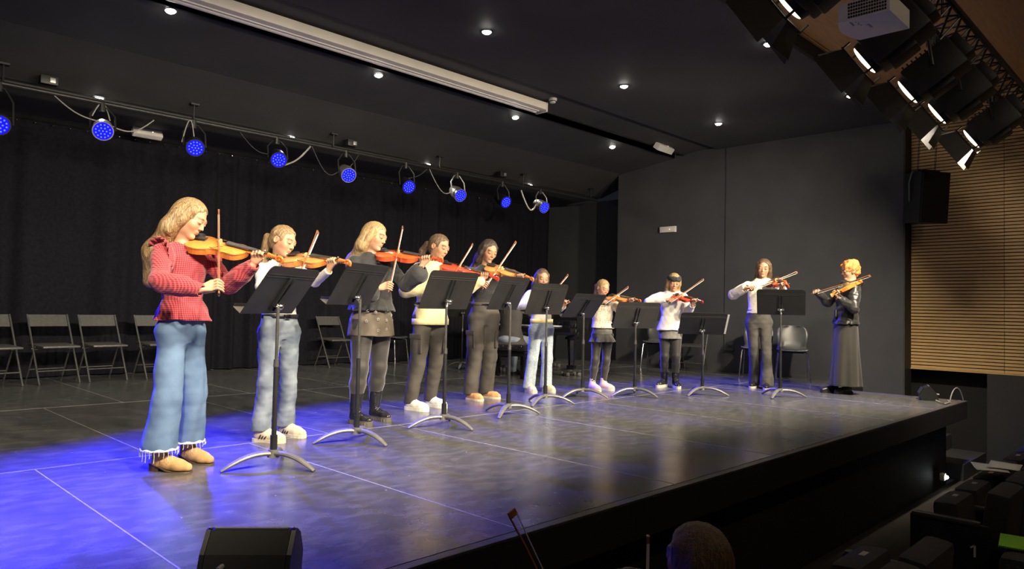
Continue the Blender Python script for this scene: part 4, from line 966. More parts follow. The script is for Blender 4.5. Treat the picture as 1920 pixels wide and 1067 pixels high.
def head_sdf(f, p, s=1.0):
    h = p.hh; R = p.hR; c = lambda x, y, z: hp(p, x, y, z); e = lambda x, y, z, r, k=0.02, op='u': f.ell(c(x, y, z), A(*r)*h, R, k, op)
    e(0, .08, .13, (.33, .42, .37)); e(0, -.105, -.14, (.248, .262, .345), .03); f.cone(c(0, -.05, -.30), c(0, -.225, -.405), .16*h, .088*h, .02)
    f.ell(c(0, -.30, -.425), A(.072, .062, .06)*h, R, .016)
    for sx in (-1, 1):
        e(sx*.155, -.225, -.12, (.105, .11, .11), .02); e(sx*.15, -.405, .0, (.085, .06, .05), .012, 's')
    f.cone(c(-.15, -.325, .085), c(.15, -.325, .085), .055*h, .055*h, .016)
    for sx in (-1, 1):
        e(sx*.143, -.315, -.005, (.078, .07, .062), .004); e(sx*.35, .06, -.04, (.035, .085, .125), .008); e(sx*.365, .05, -.03, (.02, .05, .08), .006, 's')
    f.chain([c(0, -.345, .06), c(0, -.395, -.06), c(0, -.432, -.128)], [.028*h, .028*h, .035*h], .008); f.cone(c(-.042, -.39, -.145), c(.042, -.39, -.145), .028*h, .028*h, .006)
    f.cone(c(-.07, -.352, -.252), c(.07, -.352, -.252), .021*h, .021*h, .006); f.cone(c(0, -.372, -.25), c(0, -.372, -.25), .02*h, .02*h, .006)
    f.cone(c(-.055, -.345, -.298), c(.055, -.345, -.298), .026*h, .026*h, .006); f.cone(c(-.1, -.388, -.275), c(.1, -.388, -.275), .007*h, .007*h, .003, 's')
    f.cone(c(0, .09, -.2), p.neck-ZA*0.01, .205*h, .033*p.H, .02); f.cone(p.neck-ZA*0.01, p.neck-ZA*0.07, .034*p.H, .045*p.H, .02)
def skin_tone(p, tone, lip=(0.42, 0.1, 0.08), brow=(0.12, 0.07, 0.035), blush=0.35):
    tone = np.array(tone)
    def fn(V_):
        q = ((V_-p.hc)@p.hR)/p.hh; C = np.tile(tone, (len(V_), 1)); x, y, z = q.T; ax = np.abs(x)
        def mixc(w, col):
            w = np.clip(w, 0, 1)[:, None]; C[:] = C*(1-w)+np.array(col)*w
        mixc(blush*np.exp(-(((ax-.2)/.09)**2+((z+.13)/.09)**2))*(y < -.1), tone*A(1.0, .62, .55))
        mixc(0.25*np.exp(-((x/.06)**2+((z+.14)/.06)**2))*(y < -.4), tone*A(1, .7, .62))
        mixc(0.7*np.exp(-((x/.08)**4+((z+.276)/.032)**4))*(y < -.28), lip)
        mixc(0.6*np.exp(-(((z+.276)/.007)**2+(x/.085)**4))*(y < -.28), A(*lip)*0.35)  # mouth crease shade put into the lip colour
        mixc(1.0*np.exp(-(((ax-.145)/.085)**4+((z-.108+.25*(ax-.12)**2*4)/.022)**4))*(y < -.15), A(*brow)*.55)
        mixc(0.95*np.exp(-(((ax-.145)/.068)**4+((z+.032-((ax-.145)*1.2)**2*2)/.019)**2))*(y < -.2), (0.025, 0.016, 0.012))
        mixc(0.5*np.exp(-(((ax-.145)/.07)**4+((z-.028)/.010)**2))*(y < -.2), tone*0.55)
        mixc(0.8*np.exp(-(((ax-.03)/.014)**2+((z+.175)/.012)**2))*(y < -.38), tone*0.25)  # nostril shade put into the skin colour
        return C
    return fn
def hand_left(f, P, a, n, r, W, s):
    K = P+(r*0.030-n*0.012)*s
    for i in range(4):
        k0 = K+a*(0.030-0.0195*i)*s-n*0.003*i*s; k1 = k0+(n*(0.031-.003*abs(i-1))+r*0.010)*s; k2 = k1+(n*0.006-r*0.024)*s-a*0.003*s; k3 = k2+(-r*0.013-n*0.010)*s
        f.cone(W, k0, 0.0165*s, 0.0105*s, 0.008); f.chain([k0, k1, k2, k3], [.0092*s, .0082*s, .0074*s, .0064*s], 0.002)
    t0 = W+(P-W)*0.42-r*0.016*s; t1 = P-r*0.027*s-n*0.02*s+a*0.012*s; t2 = P-r*0.024*s+n*0.012*s+a*0.02*s
    f.cone(W, t0, .016*s, .014*s, .008); f.chain([t0, t1, t2], [.0125*s, .0098*s, .0078*s], .003)
def hand_right(f, G, d, w, q, Wr, s):
    for i in range(4):
        o = d*(0.092-0.0215*i)*s
        k0 = G+o+w*0.040*s+q*0.010*s; k1 = G+o*1.02+w*0.013*s+q*0.027*s; k2 = G+o-w*0.008*s+q*0.021*s; k3 = G+o*0.98-w*0.022*s+q*0.008*s
        f.cone(Wr, k0, 0.0165*s, 0.0108*s, 0.008); f.chain([k0, k1, k2, k3], [.0092*s, .0083*s, .0074*s, .0064*s], .002)
    t0 = Wr+(G-Wr)*0.4-q*0.016*s+d*0.02*s; t1 = G+d*0.055*s+w*0.022*s-q*0.022*s; t2 = G+d*0.08*s+w*0.002*s-q*0.012*s
    f.cone(Wr, t0, .016*s, .014*s, .008); f.chain([t0, t1, t2], [.0125*s, .0098*s, .008*s], .003)
def shoe(p, i, root, upper_m, sole_m, style):
    hl, e, ln = p.feet[i]; sd = A(-e[1], e[0], 0); z0 = style.get('sole', 0.028); sh = style.get('shaft', 0.1); w = style.get('w', 1.0)
    f = SDF(hl-A(.09, .09, 0)+np.minimum(0, e*ln)-A(.03, .03, .01), hl+A(.09, .09, sh+.03)+np.maximum(0, e*ln)+A(.03, .03, 0), style.get('h', 0.005))
    c = lambda t, z, o=0.0: hl+e*ln*t+sd*o+ZA*z
    f.cone(c(.16, .045+z0*.3), c(.42, .04+z0*.3), .034*w, .037*w, .02); f.cone(c(.42, .04+z0*.3), c(.7, .026+z0*.4), .036*w, .038*w, .02); f.cone(c(.7, .026+z0*.4), c(.88, .02+z0*.5), .037*w, .028*w, .02)
    lean_ = A(0, 0, 0)
    if hasattr(p, 'kneeR') and sh > .13: kn, an = ((p.kneeR, p.ankR), (p.kneeL, p.ankL))[i]; lean_ = (kn-an)*A(1, 1, 0)*((sh-.07)/(kn[2]-an[2]))
    f.cone(c(.2, .05), c(.2, sh)+lean_, .037*w, style.get('top', .038)*w, .015); f.cone(c(.24, .075), c(.58, .05), .034*w, .028*w, .02)
    if style.get('open'): f.cone(c(.2, sh-.012)+lean_, c(.19, sh+.04)+lean_, style['top']*w-.007, style['top']*w, .003, 's')
    f.cutz(z0*0.7); f.cutz(sh, True)
    o = sobj('shoe', f, upper_m, root)
    out = []
    for t, hw in ((0.0, .018), (.03, .029), (.12, .035), (.3, .035), (.45, .037), (.62, .043), (.75, .043), (.88, .036), (.96, .024), (1.0, .008)): out.append((t, hw*w*1.06))
    poly = [c(t, 0.0, hw) for t, hw in out]+[c(t, 0.0, -hw) for t, hw in out[::-1]]
    if style.get('heel'):
        z1 = style['heel']
        hb = [c(t, 0.0, hw*.9) for t, hw in out[:4] if t < .3]+[c(.26, 0, .03), c(.26, 0, -.03)]+[c(t, 0.0, -hw*.9) for t, hw in out[:4][::-1] if t < .3]
        MB().poly([Vector(v) for v in hb], (0, 0, z1)).build('heel', sole_m, o, False)
        P = [[c(t, max(0.001, z1*(1-min(1, t/.5)**1.5)), s_*hw) for s_ in (-1, 1)] for t, hw in out]
        g = MB().grid([[Vector(v) for v in r] for r in P]).build('sole', sole_m, o); md = g.modifiers.new('t', 'SOLIDIFY'); md.thickness = 0.008; md.offset = 0
    else:
        MB().poly([Vector(v) for v in poly], (0, 0, z0)).build('sole', sole_m, o, False)
    if style.get('lace'):
        for k in range(style.get('nl', 5)):
            t = .52-.07*k; z = .055+.022*k if sh > .12 else .062+.011*k; z = min(z+z0*.4, sh-.01)
            tt = max(t, .34); MB().tube([Vector(c(tt, z-.004, -.026)), Vector(c(tt+.02, z+.016, 0)), Vector(c(tt-.02, z-.002, .026))], .0035, 5).build('lace', style['lace'], o)
    if style.get('stripes'):
        for s_ in (-1, 1):
            for k in range(3):
                a = c(.27+.085*k, .026, s_*.0395*w); b_ = c(.36+.085*k, .068-.006*k, s_*.030*w)
                MB().tube([Vector(a), Vector((a+b_)/2+sd*s_*.004), Vector(b_)], .006, 6, flat=.8).build('stripe', M_BLACK, o)
    if style.get('treads'):
        for k in range(9):
            t = .06+.1*k
            for s_ in (-1, 1): MB().box(Vector(c(t, z0*.35, s_*np.interp(t, [q[0] for q in out], [q[1] for q in out]))), (.012, .012, z0*.6)).build('tread', sole_m, o, False)
    return o
def hair_long(p, m, root, h, length=0.62, back=0.0, vol=1.0, curtain=0.085, fall=(0, 0), front=False, strand=0.0035, n=26, lenL=None):
    s = p.hh; bkw = un(A(*(p.hR[:, 1][:2]), 0)); lf = un(A(*(p.hR[:, 0][:2]), 0)); fa = p.L*fall[0]+p.Bk*fall[1]
    lo = p.hc-A(.34, .34, p.hc[2]-length*p.H+.04); hi = p.hc+A(.34, .34, .2)
    f = SDF(lo, hi, h)
    f.ell(hp(p, 0, .085, .14), A(.37, .45, .395)*s*A(vol, vol, 1), p.hR, .01); f.ell(hp(p, 0, .22, -.1), A(.31, .29, .36)*s*vol, p.hR, .03)
    zt = length*p.H
    for sx in (-1, 1):
        a = hp(p, sx*.2, .2, -.05); b = hp(p, sx*.2, .2, -.42)+bkw*.02; c = p.neck+p.Bk*(.055+back)+p.L*sx*.05+fa*.8-ZA*.04; d = p.Bk*(.085+back)+p.off*.4+p.L*sx*.045+fa*1.1; d[2] = zt
        f.chain([a, b, c, d], [.2*s, .2*s, .066*vol, .045], .05)
        if curtain:
            a = hp(p, sx*.3, -.04, .2); b = hp(p, sx*.335, .02, -.15); c = hp(p, sx*.32, .12, -.55)+fa*.2
            pts = [a, b, c]; rr = [curtain*s*1.1, curtain*s, curtain*s*.8]
            if front:
                d = p.neck+p.L*sx*.07+p.F*.055-ZA*.09; e2 = p.neck+p.L*sx*.075+p.F*.085-ZA*.2; pts += [d, e2]; rr += [.036, .02]
            f.chain(pts, rr, .02)
    f.ell(hp(p, 0, -.54, -.12), A(.275, .43, .60)*s, p.hR, .008, 's')
    for sx in (-1, 1): f.ell(hp(p, sx*.17, -.4, .1), A(.16, .24, .2)*s, p.hR, .012, 's')
    f.cone(hp(p, 0, -.05, -.35), p.neck+p.F*.07, .19*s, .05, .02, 's')
    f.strands(p.hc, p.hR, strand, n)
    return sobj('hair', f, m, root)
def hair_tied(p, m, root, h, tail=None, strand=0.0028, n=26, bun=False):
    s = p.hh; lo = p.hc-A(.3, .3, .5); hi = p.hc+A(.3, .3, .2); f = SDF(lo, hi, h)
    f.ell(hp(p, 0, .085, .14), A(.365, .45, .395)*s, p.hR, .01); f.ell(hp(p, 0, .27, -.12), A(.25, .22, .25)*s, p.hR, .03)
    f.ell(hp(p, 0, -.53, -.16), A(.29, .44, .64)*s, p.hR, .008, 's')
    for sx in (-1, 1): f.ell(hp(p, sx*.18, -.36, .08), A(.17, .24, .22)*s, p.hR, .012, 's')
    for sx in (-1, 1): f.ell(hp(p, sx*.36, .02, -.1), A(.12, .13, .17)*s, p.hR, .01, 's')
    if tail:
        b = un(A(*(p.hR[:, 1][:2]), 0)); pts = [hp(p, 0, .45, -.02), hp(p, 0, .62, -.05)]+[hp(p, 0, .62, -.05)+b*v[0]-ZA*v[1]+p.L*v[2] for v in tail]
        f.chain(pts, [.09*s, .14*s]+[.15*s, .13*s, .05*s][-len(tail):], .01)
    f.strands(p.hc, p.hR, strand, n); return sobj('hair', f, m, root)
def arms(p, hold, sc_hand):
    B, S, T, G = [np.array(v, float)-p.b for v in (hold['B'], hold['S'], hold['T'], hold['G'])]; sc = hold['sc']; H = p.H
    a = un(S-B); r = un(np.cross(a, ZA)); up = np.cross(r, a); n = un(up+hold.get('roll', .4)*r)
    p.PL = B+a*.435*sc+n*.020*sc; s = sc_hand; p.hs = s; p.va, p.vn, p.vr = a, n, un(np.cross(a, n))
    el = un(p.shL+p.F*.1-ZA*.25-p.PL); p.WL = p.PL+(-ZA*.068-a*.03+p.vr*.012)*s+el*.012
    p.ELp = ik(p.shL, p.WL, .172*H, .148*H, hold.get('poleL', -ZA*1.0+p.F*.25+p.L*.1))
    d = un(T-G); p.bd = d; w = un(p.shR-G+ZA*.12-p.L*.05); w = un(w-d*(w@d)); q = np.cross(d, w); q = q if q@(p.F-p.L*.2) > 0 else -q
    p.bG = G; p.bw = w; p.bq = q; p.WR = G+d*.03*s+w*.108*s-q*.004
    p.ERp = ik(p.shR, p.WR, .172*H, .148*H, hold.get('poleR', -ZA*.75-p.L*.8-p.F*.1))
def body_mesh(p, root, h, tone, brow=(0.12, 0.07, 0.035), legs=False, **kw):
    pts = [p.hc+A(.16, .16, .16), p.hc-A(.16, .16, .16), p.shL+.06, p.shR-.06, p.shL-.06, p.shR+.06, p.WL+.1, p.WL-.1, p.WR+.1, p.WR-.1, p.ELp-.06, p.ERp-.06, p.ELp+.06, p.ERp+.06, A(-.15, -.15, .56*p.H), A(.15, .15, .56*p.H)]
    if hasattr(p, 'PL'): pts += [p.PL+.09, p.PL-.09, p.bG+.12, p.bG-.1]
    f = SDF(np.min(pts, 0), np.max(pts, 0), h); H = p.H
    f.loft(torso_prof(p, .57, .845, -.008), p.L, p.Bk, .02)
    head_sdf(f, p)
    for S, E, Wp in ((p.shL, p.ELp, p.WL), (p.shR, p.ERp, p.WR)):
        f.cone(S-ZA*.012, E, .0205*H, .0195*H, .015); f.cone(E, Wp, .0195*H, .0145*H*1.0, .012)
    if hasattr(p, 'PL'):
        hand_left(f, p.PL, p.va, p.vn, p.vr, p.WL, p.hs); hand_right(f, p.bG, p.bd, p.bw, p.bq, p.WR, p.hs)
    return sobj('body', f, M_SKIN, root, skin_tone(p, tone, brow=brow, **kw))
def garment_top(p, root, m, h, hem=.52, grow=.012, sleeve=(.04, .038, .03), cuff=None, flare=0.0, neck=.038, wr=(.004, 26), seed=1, flute=None, to=1.0, name='top', puff=None, high=.842, hemcut=None, bell=None):
    H = p.H; pts = [p.shL+.12, p.shR-.12, p.shL-.12, p.shR+.12, p.ELp+.1, p.ELp-.1, p.ERp+.1, p.ERp-.1, p.WL+.07, p.WL-.07, p.WR+.07, p.WR-.07, A(-.2, -.2, hem*H-.02), A(.2, .2, .87*H)]
    f = SDF(np.min(pts, 0), np.max(pts, 0), h)
    f.loft(torso_prof(p, hem, high, grow, hem=flare), p.L, p.Bk, .02, flute=flute)
    for S, E, Wp in ((p.shL, p.ELp, p.WL), (p.shR, p.ERp, p.WR)):
        E2 = E; f.cone(S-ZA*.012, E2, sleeve[0], sleeve[1], .035); tgt = E2+(Wp-E2)*to; f.cone(E2, tgt, sleeve[1], sleeve[2], .02)
        if puff:
            md = E2+(Wp-E2)*.55; f.cone(E2+(Wp-E2)*.2, md, puff, puff*.95, .03); f.cone(md, E2+(Wp-E2)*.86, puff*.95, sleeve[2], .02)
        if cuff: f.cone(E2+(Wp-E2)*(to-.12), tgt, cuff, cuff, .004)
        if bell: f.cone(E2+(Wp-E2)*.1, E2+(Wp-E2)*bell[0]-ZA*.03, bell[1]*.7, bell[1], .02)
        ax = un(Wp-E2); f.cone(tgt+ax*.002, tgt+ax*.02, sleeve[2]*.78 if not cuff else cuff*.8, sleeve[2]*.8 if not cuff else cuff*.85, .003, 's')
    f.cone(p.neck+ZA*.0+p.F*.004, p.neck+ZA*.1+p.F*.02, neck*H*.95, neck*H*1.5, .008, 's'); f.cone(p.neck+p.F*.03-ZA*.005, p.neck+ZA*.08+p.F*.06, neck*H*.8, neck*H*1.2, .008, 's')
    if wr[0]: f.noise(wr[0], wr[1], seed, (1, 1, 1.6)); f.noise(wr[0]*.55, wr[1]*2.3, seed+5, (1, 1, 1.2))
    return sobj(name, f, m, root)
def garment_legs(p, root, m, h, waist=.585, r=(.078, .06, .055), hemz=.06, grow=.01, name='trousers', wr=(.004, 30), seed=3, kneepos=.5, shin=None, cuff=None, seat=True):
    H = p.H; pts = [A(-.22, -.22, hemz), A(.22, .22, waist*H+.02), p.ankL+.15, p.ankL-.15, p.ankR+.15, p.ankR-.15]
    f = SDF(np.min(pts, 0)*A(1, 1, 0)+ZA*(hemz-.01), np.max(pts, 0), h)
    pr = [(z, a*(.86 if z < .47*H else 1), b*(.6 if z < .47*H else (.8 if z < .53*H else 1)), u, v) for z, a, b, u, v in torso_prof(p, .465, waist, grow)]
    f.loft(pr, p.L, p.Bk, .03); f.ell(ZA*.5*H+p.Bk*.035, A(.075*H+grow, .045*H+grow, .05*H), np.stack([p.L, p.Bk, ZA], 1), .04)
    for s_, Hp, K, An in ((1, p.hipL, p.kneeL, p.ankL), (-1, p.hipR, p.kneeR, p.ankR)):
        hemp = A(An[0], An[1], hemz+.02)-p.F*.0; f.cone(Hp-ZA*.0, K, r[0], r[1], .035); f.cone(K, hemp, r[1], r[2], .02)
        if cuff: f.cone(hemp+ZA*.01, hemp+ZA*.03, cuff, cuff, .01)
    f.cutz(hemz)
    if wr[0]: f.noise(wr[0]*.75, wr[1]*.8, seed, (1, 1, 1.3)); f.noise(wr[0]*.35, wr[1]*2.4, seed+5, (1, 1, 1.5))
    return sobj(name, f, m, root)
def garment_skirt(p, root, m, h, waist=.6, hem=.42, ra=.1, rb=.13, flute=None, name='skirt', wr=.0025, dz=0):
    H = p.H; f = SDF(A(-.36, -.36, hem*H-.03), A(.36, .36, waist*H+.03), h); w = np.interp(waist, [.55, .6, .62], [.088, .08, .075])*H+.012
    f.loft([(hem*H, rb, rb*.82, 0, .0), (hem*H+(waist-hem)*H*.55, ra+(rb-ra)*.35, (ra+(rb-ra)*.35)*.78, 0, 0.004), (waist*H, w, w*.74, 0, 0)], p.L, p.Bk, .005, flute=flute)
    if wr: f.noise(wr, 30, 7, (1, 1, .4))
    return sobj(name, f, m, root)
def tights(p, root, m, h, z0=.06, tk=1.0):
    H = p.H; pts = [A(-.2, -.2, z0), A(.2, .2, .5*H), p.ankL+.1, p.ankL-.1, p.ankR+.1, p.ankR-.1]; f = SDF(np.min(pts, 0)*A(1, 1, 0)+ZA*(z0-.01), np.max(pts, 0), h)
    for Hp, K, An in ((p.hipL, p.kneeL, p.ankL), (p.hipR, p.kneeR, p.ankR)):
        f.cone(Hp, K+ZA*.03, .054*H*tk, .036*H*tk, .02); f.ell(K+p.F*.006, A(.034, .036, .045)*H*tk, np.stack([p.L, p.Bk, ZA], 1), .02)
        cm = K+(An-K)*.33-p.F*.008; f.cone(K, cm, .034*H*tk, .0345*H*tk, .02); f.cone(cm, An, .0345*H*tk, .021*H, .02)
    return sobj('tights', f, m, root)
# ================================================================== the players
FAIR = (0.47, 0.262, 0.162); TAN = (0.41, 0.22, 0.13)
HOLD = {
 'g1': dict(B=(1.660, 4.371, 1.328), S=(2.051, 3.941, 1.225), T=(1.867, 4.371, 1.532), G=(1.681, 3.896, 1.010), sc=1.00),
 'g2': dict(B=(2.519, 4.794, 1.290), S=(2.706, 4.236, 1.254), T=(2.720, 4.664, 1.502), G=(2.324, 4.335, 0.984), sc=1.00),
 'g3': dict(B=(3.513, 5.127, 1.409), S=(3.866, 4.657, 1.358), T=(3.759, 5.045, 1.661), G=(3.427, 4.764, 1.075), sc=1.00),
 'g4': dict(B=(4.390, 5.350, 1.377), S=(4.811, 4.948, 1.252), T=(4.748, 5.232, 1.597), G=(4.254, 5.112, 1.073), sc=1.00),
 'g5': dict(B=(5.283, 5.642, 1.414), S=(5.458, 5.095, 1.277), T=(5.585, 5.458, 1.701), G=(5.094, 5.442, 1.161), sc=1.00),
 'g6': dict(B=(6.281, 5.734, 1.171), S=(6.326, 5.256, 1.026), T=(6.577, 5.550, 1.392), G=(6.053, 5.537, 0.970), sc=0.85),
 'g7': dict(B=(7.081, 5.363, 1.137), S=(7.108, 4.894, 1.095), T=(7.373, 5.246, 1.272), G=(6.765, 5.169, 1.044), sc=0.80),
 'g8': dict(B=(8.043, 5.053, 1.177), S=(8.001, 4.588, 1.104), T=(8.372, 4.778, 1.407), G=(7.835, 4.959, 1.082), sc=0.80),
 'g9': dict(B=(9.090, 4.210, 1.410), S=(8.677, 3.803, 1.320), T=(9.191, 3.906, 1.521), G=(8.625, 4.288, 1.264), sc=1.00),
 'g10': dict(B=(9.402, 3.215, 1.397), S=(8.857, 3.338, 1.210), T=(9.223, 3.027, 1.462), G=(9.204, 3.721, 1.236), sc=1.00)}
SPEC = {  # base, height, heading, head offset, face (yaw, pitch, roll), feet
 'g1': ((1.677, 4.382), 1.583, 20, (.0, -.07), (44, 26, 8), [((1.538, 4.407), 38, .255), ((1.764, 4.56), 24, .255)]),
 'g2': ((2.536, 4.837), 1.538, 0, (-.018, -.05), (27, 16, 10), [((2.397, 4.896), 30, .25), ((2.646, 5.0), 18, .25)]),
 'g3': ((3.55, 5.169), 1.69, -8, (-.023, -.05), (27, 14, 8), [((3.366, 5.168), 8, .25), ((3.613, 5.25), 8, .25)]),
 'g4': ((4.397, 5.426), 1.676, -10, (.024, -.08), (13, 16, 8), [((4.205, 5.524), 15, .265), ((4.509, 5.6), 9, .265)]),
 'g5': ((5.352, 5.686), 1.718, -28, (-.011, -.06), (-12, 20, 6), [((5.2, 5.76), -3, .25), ((5.44, 5.79), 8, .25)]),
 'g6': ((6.358, 5.764), 1.46, -32, (-.037, -.03), (-28, 12, 5), [((6.24, 5.87), -22, .235), ((6.47, 5.81), -16, .235)]),
 'g7': ((7.116, 5.439), 1.358, -35, (-.042, -.03), (-15, 18, 6), [((6.99, 5.52), -16, .21), ((7.15, 5.49), 4, .21)]),
 'g8': ((8.123, 5.108), 1.482, -52, (-.011, -.05), (-50, 18, 4), [((8.18, 5.2), -88, .23), ((8.19, 5.08), -45, .23)]),
 'g9': ((9.086, 4.37), 1.708, -62, (.0, -.06), (-70, 8, 4), [((9.2, 4.45), -80, .25), ((9.12, 4.27), -66, .25)]),
 'g10': ((9.378, 3.372), 1.671, -140, (-.013, -.05), (-135, 14, 6), [((9.44, 3.47), -128, .25), ((9.46, 3.32), -122, .25)])}
PL = {'g1': 'girl in a red gingham ruffled blouse, jeans and tan boots playing violin', 'g2': 'girl in a white long sleeved top and flared jeans playing violin', 'g3': 'blonde girl in a black blouse and studded grey skirt playing violin', 'g4': 'girl in a pale yellow sweatshirt and dark cargo trousers playing violin',
      'g5': 'girl with long dark hair in black top and cargo trousers playing violin', 'g6': 'girl in a white top and pale speckled jeans half hidden by a stand', 'g7': 'small girl in a dotted cream top and frilled skirt playing violin', 'g8': 'girl with a dark headband and white sweatshirt playing violin',
      'g9': 'girl in a cream jumper and flared grey jeans playing violin', 'g10': 'woman in a black satin jacket and long skirt playing violin'}
VK = {'g1': 'amber', 'g2': 'honey', 'g3': 'cherry', 'g4': 'red', 'g5': 'honey', 'g6': 'brown', 'g7': 'honey', 'g8': 'red', 'g9': 'cherry', 'g10': 'amber'}
VLAB = {'g1': 'amber violin held by the girl in red gingham', 'g2': 'honey coloured violin held by the girl in the white top', 'g3': 'cherry violin held by the blonde girl in black', 'g4': 'deep red violin held by the girl in yellow', 'g5': 'honey violin held by the girl with long dark hair',
        'g6': 'violin hidden behind the stand of the girl in pale jeans', 'g7': 'small golden violin held by the girl in the dotted top', 'g8': 'small dark red violin held by the girl in the headband', 'g9': 'cherry violin of the girl in the cream jumper', 'g10': 'amber violin of the woman in black satin'}
def start(key, roll=.4):
    base, H, hd, hc, face, feet = SPEC[key]; p = skeleton(base, H, hd, hc, None, face, feet); hold = HOLD[key]; hold['roll'] = roll
    a = un(A(*hold['S'])-A(*hold['B'])); k = .035*hold['sc']
    p.neck = p.neck-p.F*.022; p.shL = p.shL-p.F*.012; p.shR = p.shR-p.F*.012
    for q in ('B', 'S'): hold[q] = tuple(np.array(hold[q])+a*k)
    p.build = dict(g1=.86, g2=.93, g3=1.04).get(key, .95)
    if key == 'g1': p.hipL, p.hipR = p.hipL-p.L*.011, p.hipR+p.L*.011
    return p, hold
def finish(key, p, hold):
    root = thing('person', PL[key], 'person', (p.b[0], p.b[1], 0))
    place_violin(hold['B'], hold['S'], hold['roll'], hold['sc'], VK[key], VLAB[key])
    return root
def bow_for(key, p, hold, who):
    place_bow(hold['G'], hold['T'], p.vn, 'violin bow of '+who)
JEAN1 = mat('light blue denim', (0.08, 0.14, 0.255), 0.85, col2=(0.145, 0.23, 0.37), nscale=7, bump=0.12, bscale=260)
JEAN2 = mat('grey blue denim', (0.09, 0.12, 0.16), 0.85, col2=(0.27, 0.31, 0.35), nscale=6, bump=0.12, bscale=260)
JEAN3 = mat('bleached speckled denim', (0.26, 0.33, 0.4), 0.85, col2=(0.46, 0.51, 0.54), nscale=70, bump=0.12, bscale=260)
JEANB = mat('washed black denim', (0.045, 0.042, 0.038), 0.85, col2=(0.085, 0.078, 0.068), nscale=8, bump=0.12, bscale=260)
CARGO = mat('charcoal twill', (0.046, 0.04, 0.033), 0.85, col2=(0.068, 0.059, 0.048), nscale=5, bump=0.2, bscale=150)
GSKIRT = mat('taupe denim', (0.125, 0.1, 0.075), 0.85, col2=(0.18, 0.148, 0.11), nscale=9, bump=0.12, bscale=260)
GSKIRT2 = mat('grey denim', (0.09, 0.088, 0.08), 0.85, col2=(0.2, 0.19, 0.17), nscale=12, bump=0.12, bscale=260)
TIGHT = mat('black tights', (0.02, 0.017, 0.014), 0.6, noise=0.1, sheen=0.4)
WTOP = mat('white jersey', (0.62, 0.6, 0.53), 0.85, noise=0.05, bump=0.12, bscale=120, sheen=0.2); YTOP = mat('pale yellow fleece', (0.72, 0.62, 0.3), 0.9, noise=0.06, bump=0.2, bscale=90, sheen=0.3)
BTOP = mat('black cotton', (0.02, 0.02, 0.021), 0.8, noise=0.2, bump=0.2, bscale=90, sheen=0.2); CREAM = mat('cream knit', (0.78, 0.73, 0.6), 0.9, noise=0.08, nscale=60, bump=0.6, bscale=70, sheen=0.2)
SATIN = mat('black satin', (0.02, 0.019, 0.018), 0.38, noise=0.2, bump=0.2, bscale=40, sheen=0.1); LSKIRT = mat('dark brown wool', (0.016, 0.0135, 0.010), 0.75, noise=0.2, nscale=3, sheen=0.2)
SUEDE = mat('tan suede', (0.42, 0.24, 0.09), 0.9, col2=(0.55, 0.33, 0.14), nscale=18, bump=0.2); WSHOE = mat('white leather', (0.74, 0.72, 0.62), 0.5, noise=0.05); BSHOE = mat('black polished leather', (0.016, 0.016, 0.017), 0.2, noise=0.2)
PEACH = mat('peach suede', (0.6, 0.3, 0.14), 0.85, noise=0.1); PINKS = mat('pale pink canvas', (0.72, 0.52, 0.46), 0.7, noise=0.05); LACE = mat('shoe lace', (0.72, 0.7, 0.62), 0.8, noise=0.05); CSOLE = mat('cream rubber', (0.6, 0.54, 0.4), 0.6, noise=0.05); HEEL = mat('dark stacked heel', (0.06, 0.035, 0.02), 0.5, noise=0.2)
FRAY = mat('frayed cotton', (0.62, 0.66, 0.7), 0.9, noise=0.1); GING = check_mat('red gingham', (0.58, 0.075, 0.095), (0.14, 0.006, 0.012)); DOTS = dot_mat('dotted cream knit', (0.7, 0.64, 0.48), (0.3, 0.2, 0.1), 48)
BUCKLE = M_CHROME
def ring_strip(p, z, a, b, w, m, name, root, wave=0.0, n=60, off=(0, 0)):
    """belt / hem band round the body"""
    P = []
    for i in range(n+1):
        th = 2*math.pi*i/n; rr = 1+wave*math.sin(th*17); v = p.L*(a*rr*math.cos(th)+off[0])+p.Bk*(b*rr*math.sin(th)+off[1]); P.append([Vector(v+ZA*(z+w/2)), Vector(v*1.0+ZA*(z-w/2))])
    o = MB().grid(P).build(name, m, root); md = o.modifiers.new('t', 'SOLIDIFY'); md.thickness = .005; return o
def pocket(p, root, side, z, m, w=.13, hgt=.17):
    K, Hp = (p.kneeL, p.hipL) if side > 0 else (p.kneeR, p.hipR); c = Hp+(K-Hp)*z; o = un(p.L*side+p.F*.45); q = c+o*.064
    R3 = Matrix((Vector(np.cross(o, ZA)), Vector(o), Vector(ZA))).transposed()
    b = MB().box(Vector(q+p.F*.01), (w, .024, hgt), R3, bevel=.011).build('cargo_pocket', m, root); MB().box(Vector(q+p.F*.01+ZA*hgt*.45+o*.012), (w*1.05, .014, hgt*.28), R3, bevel=.006).build('pocket_flap', m, b)

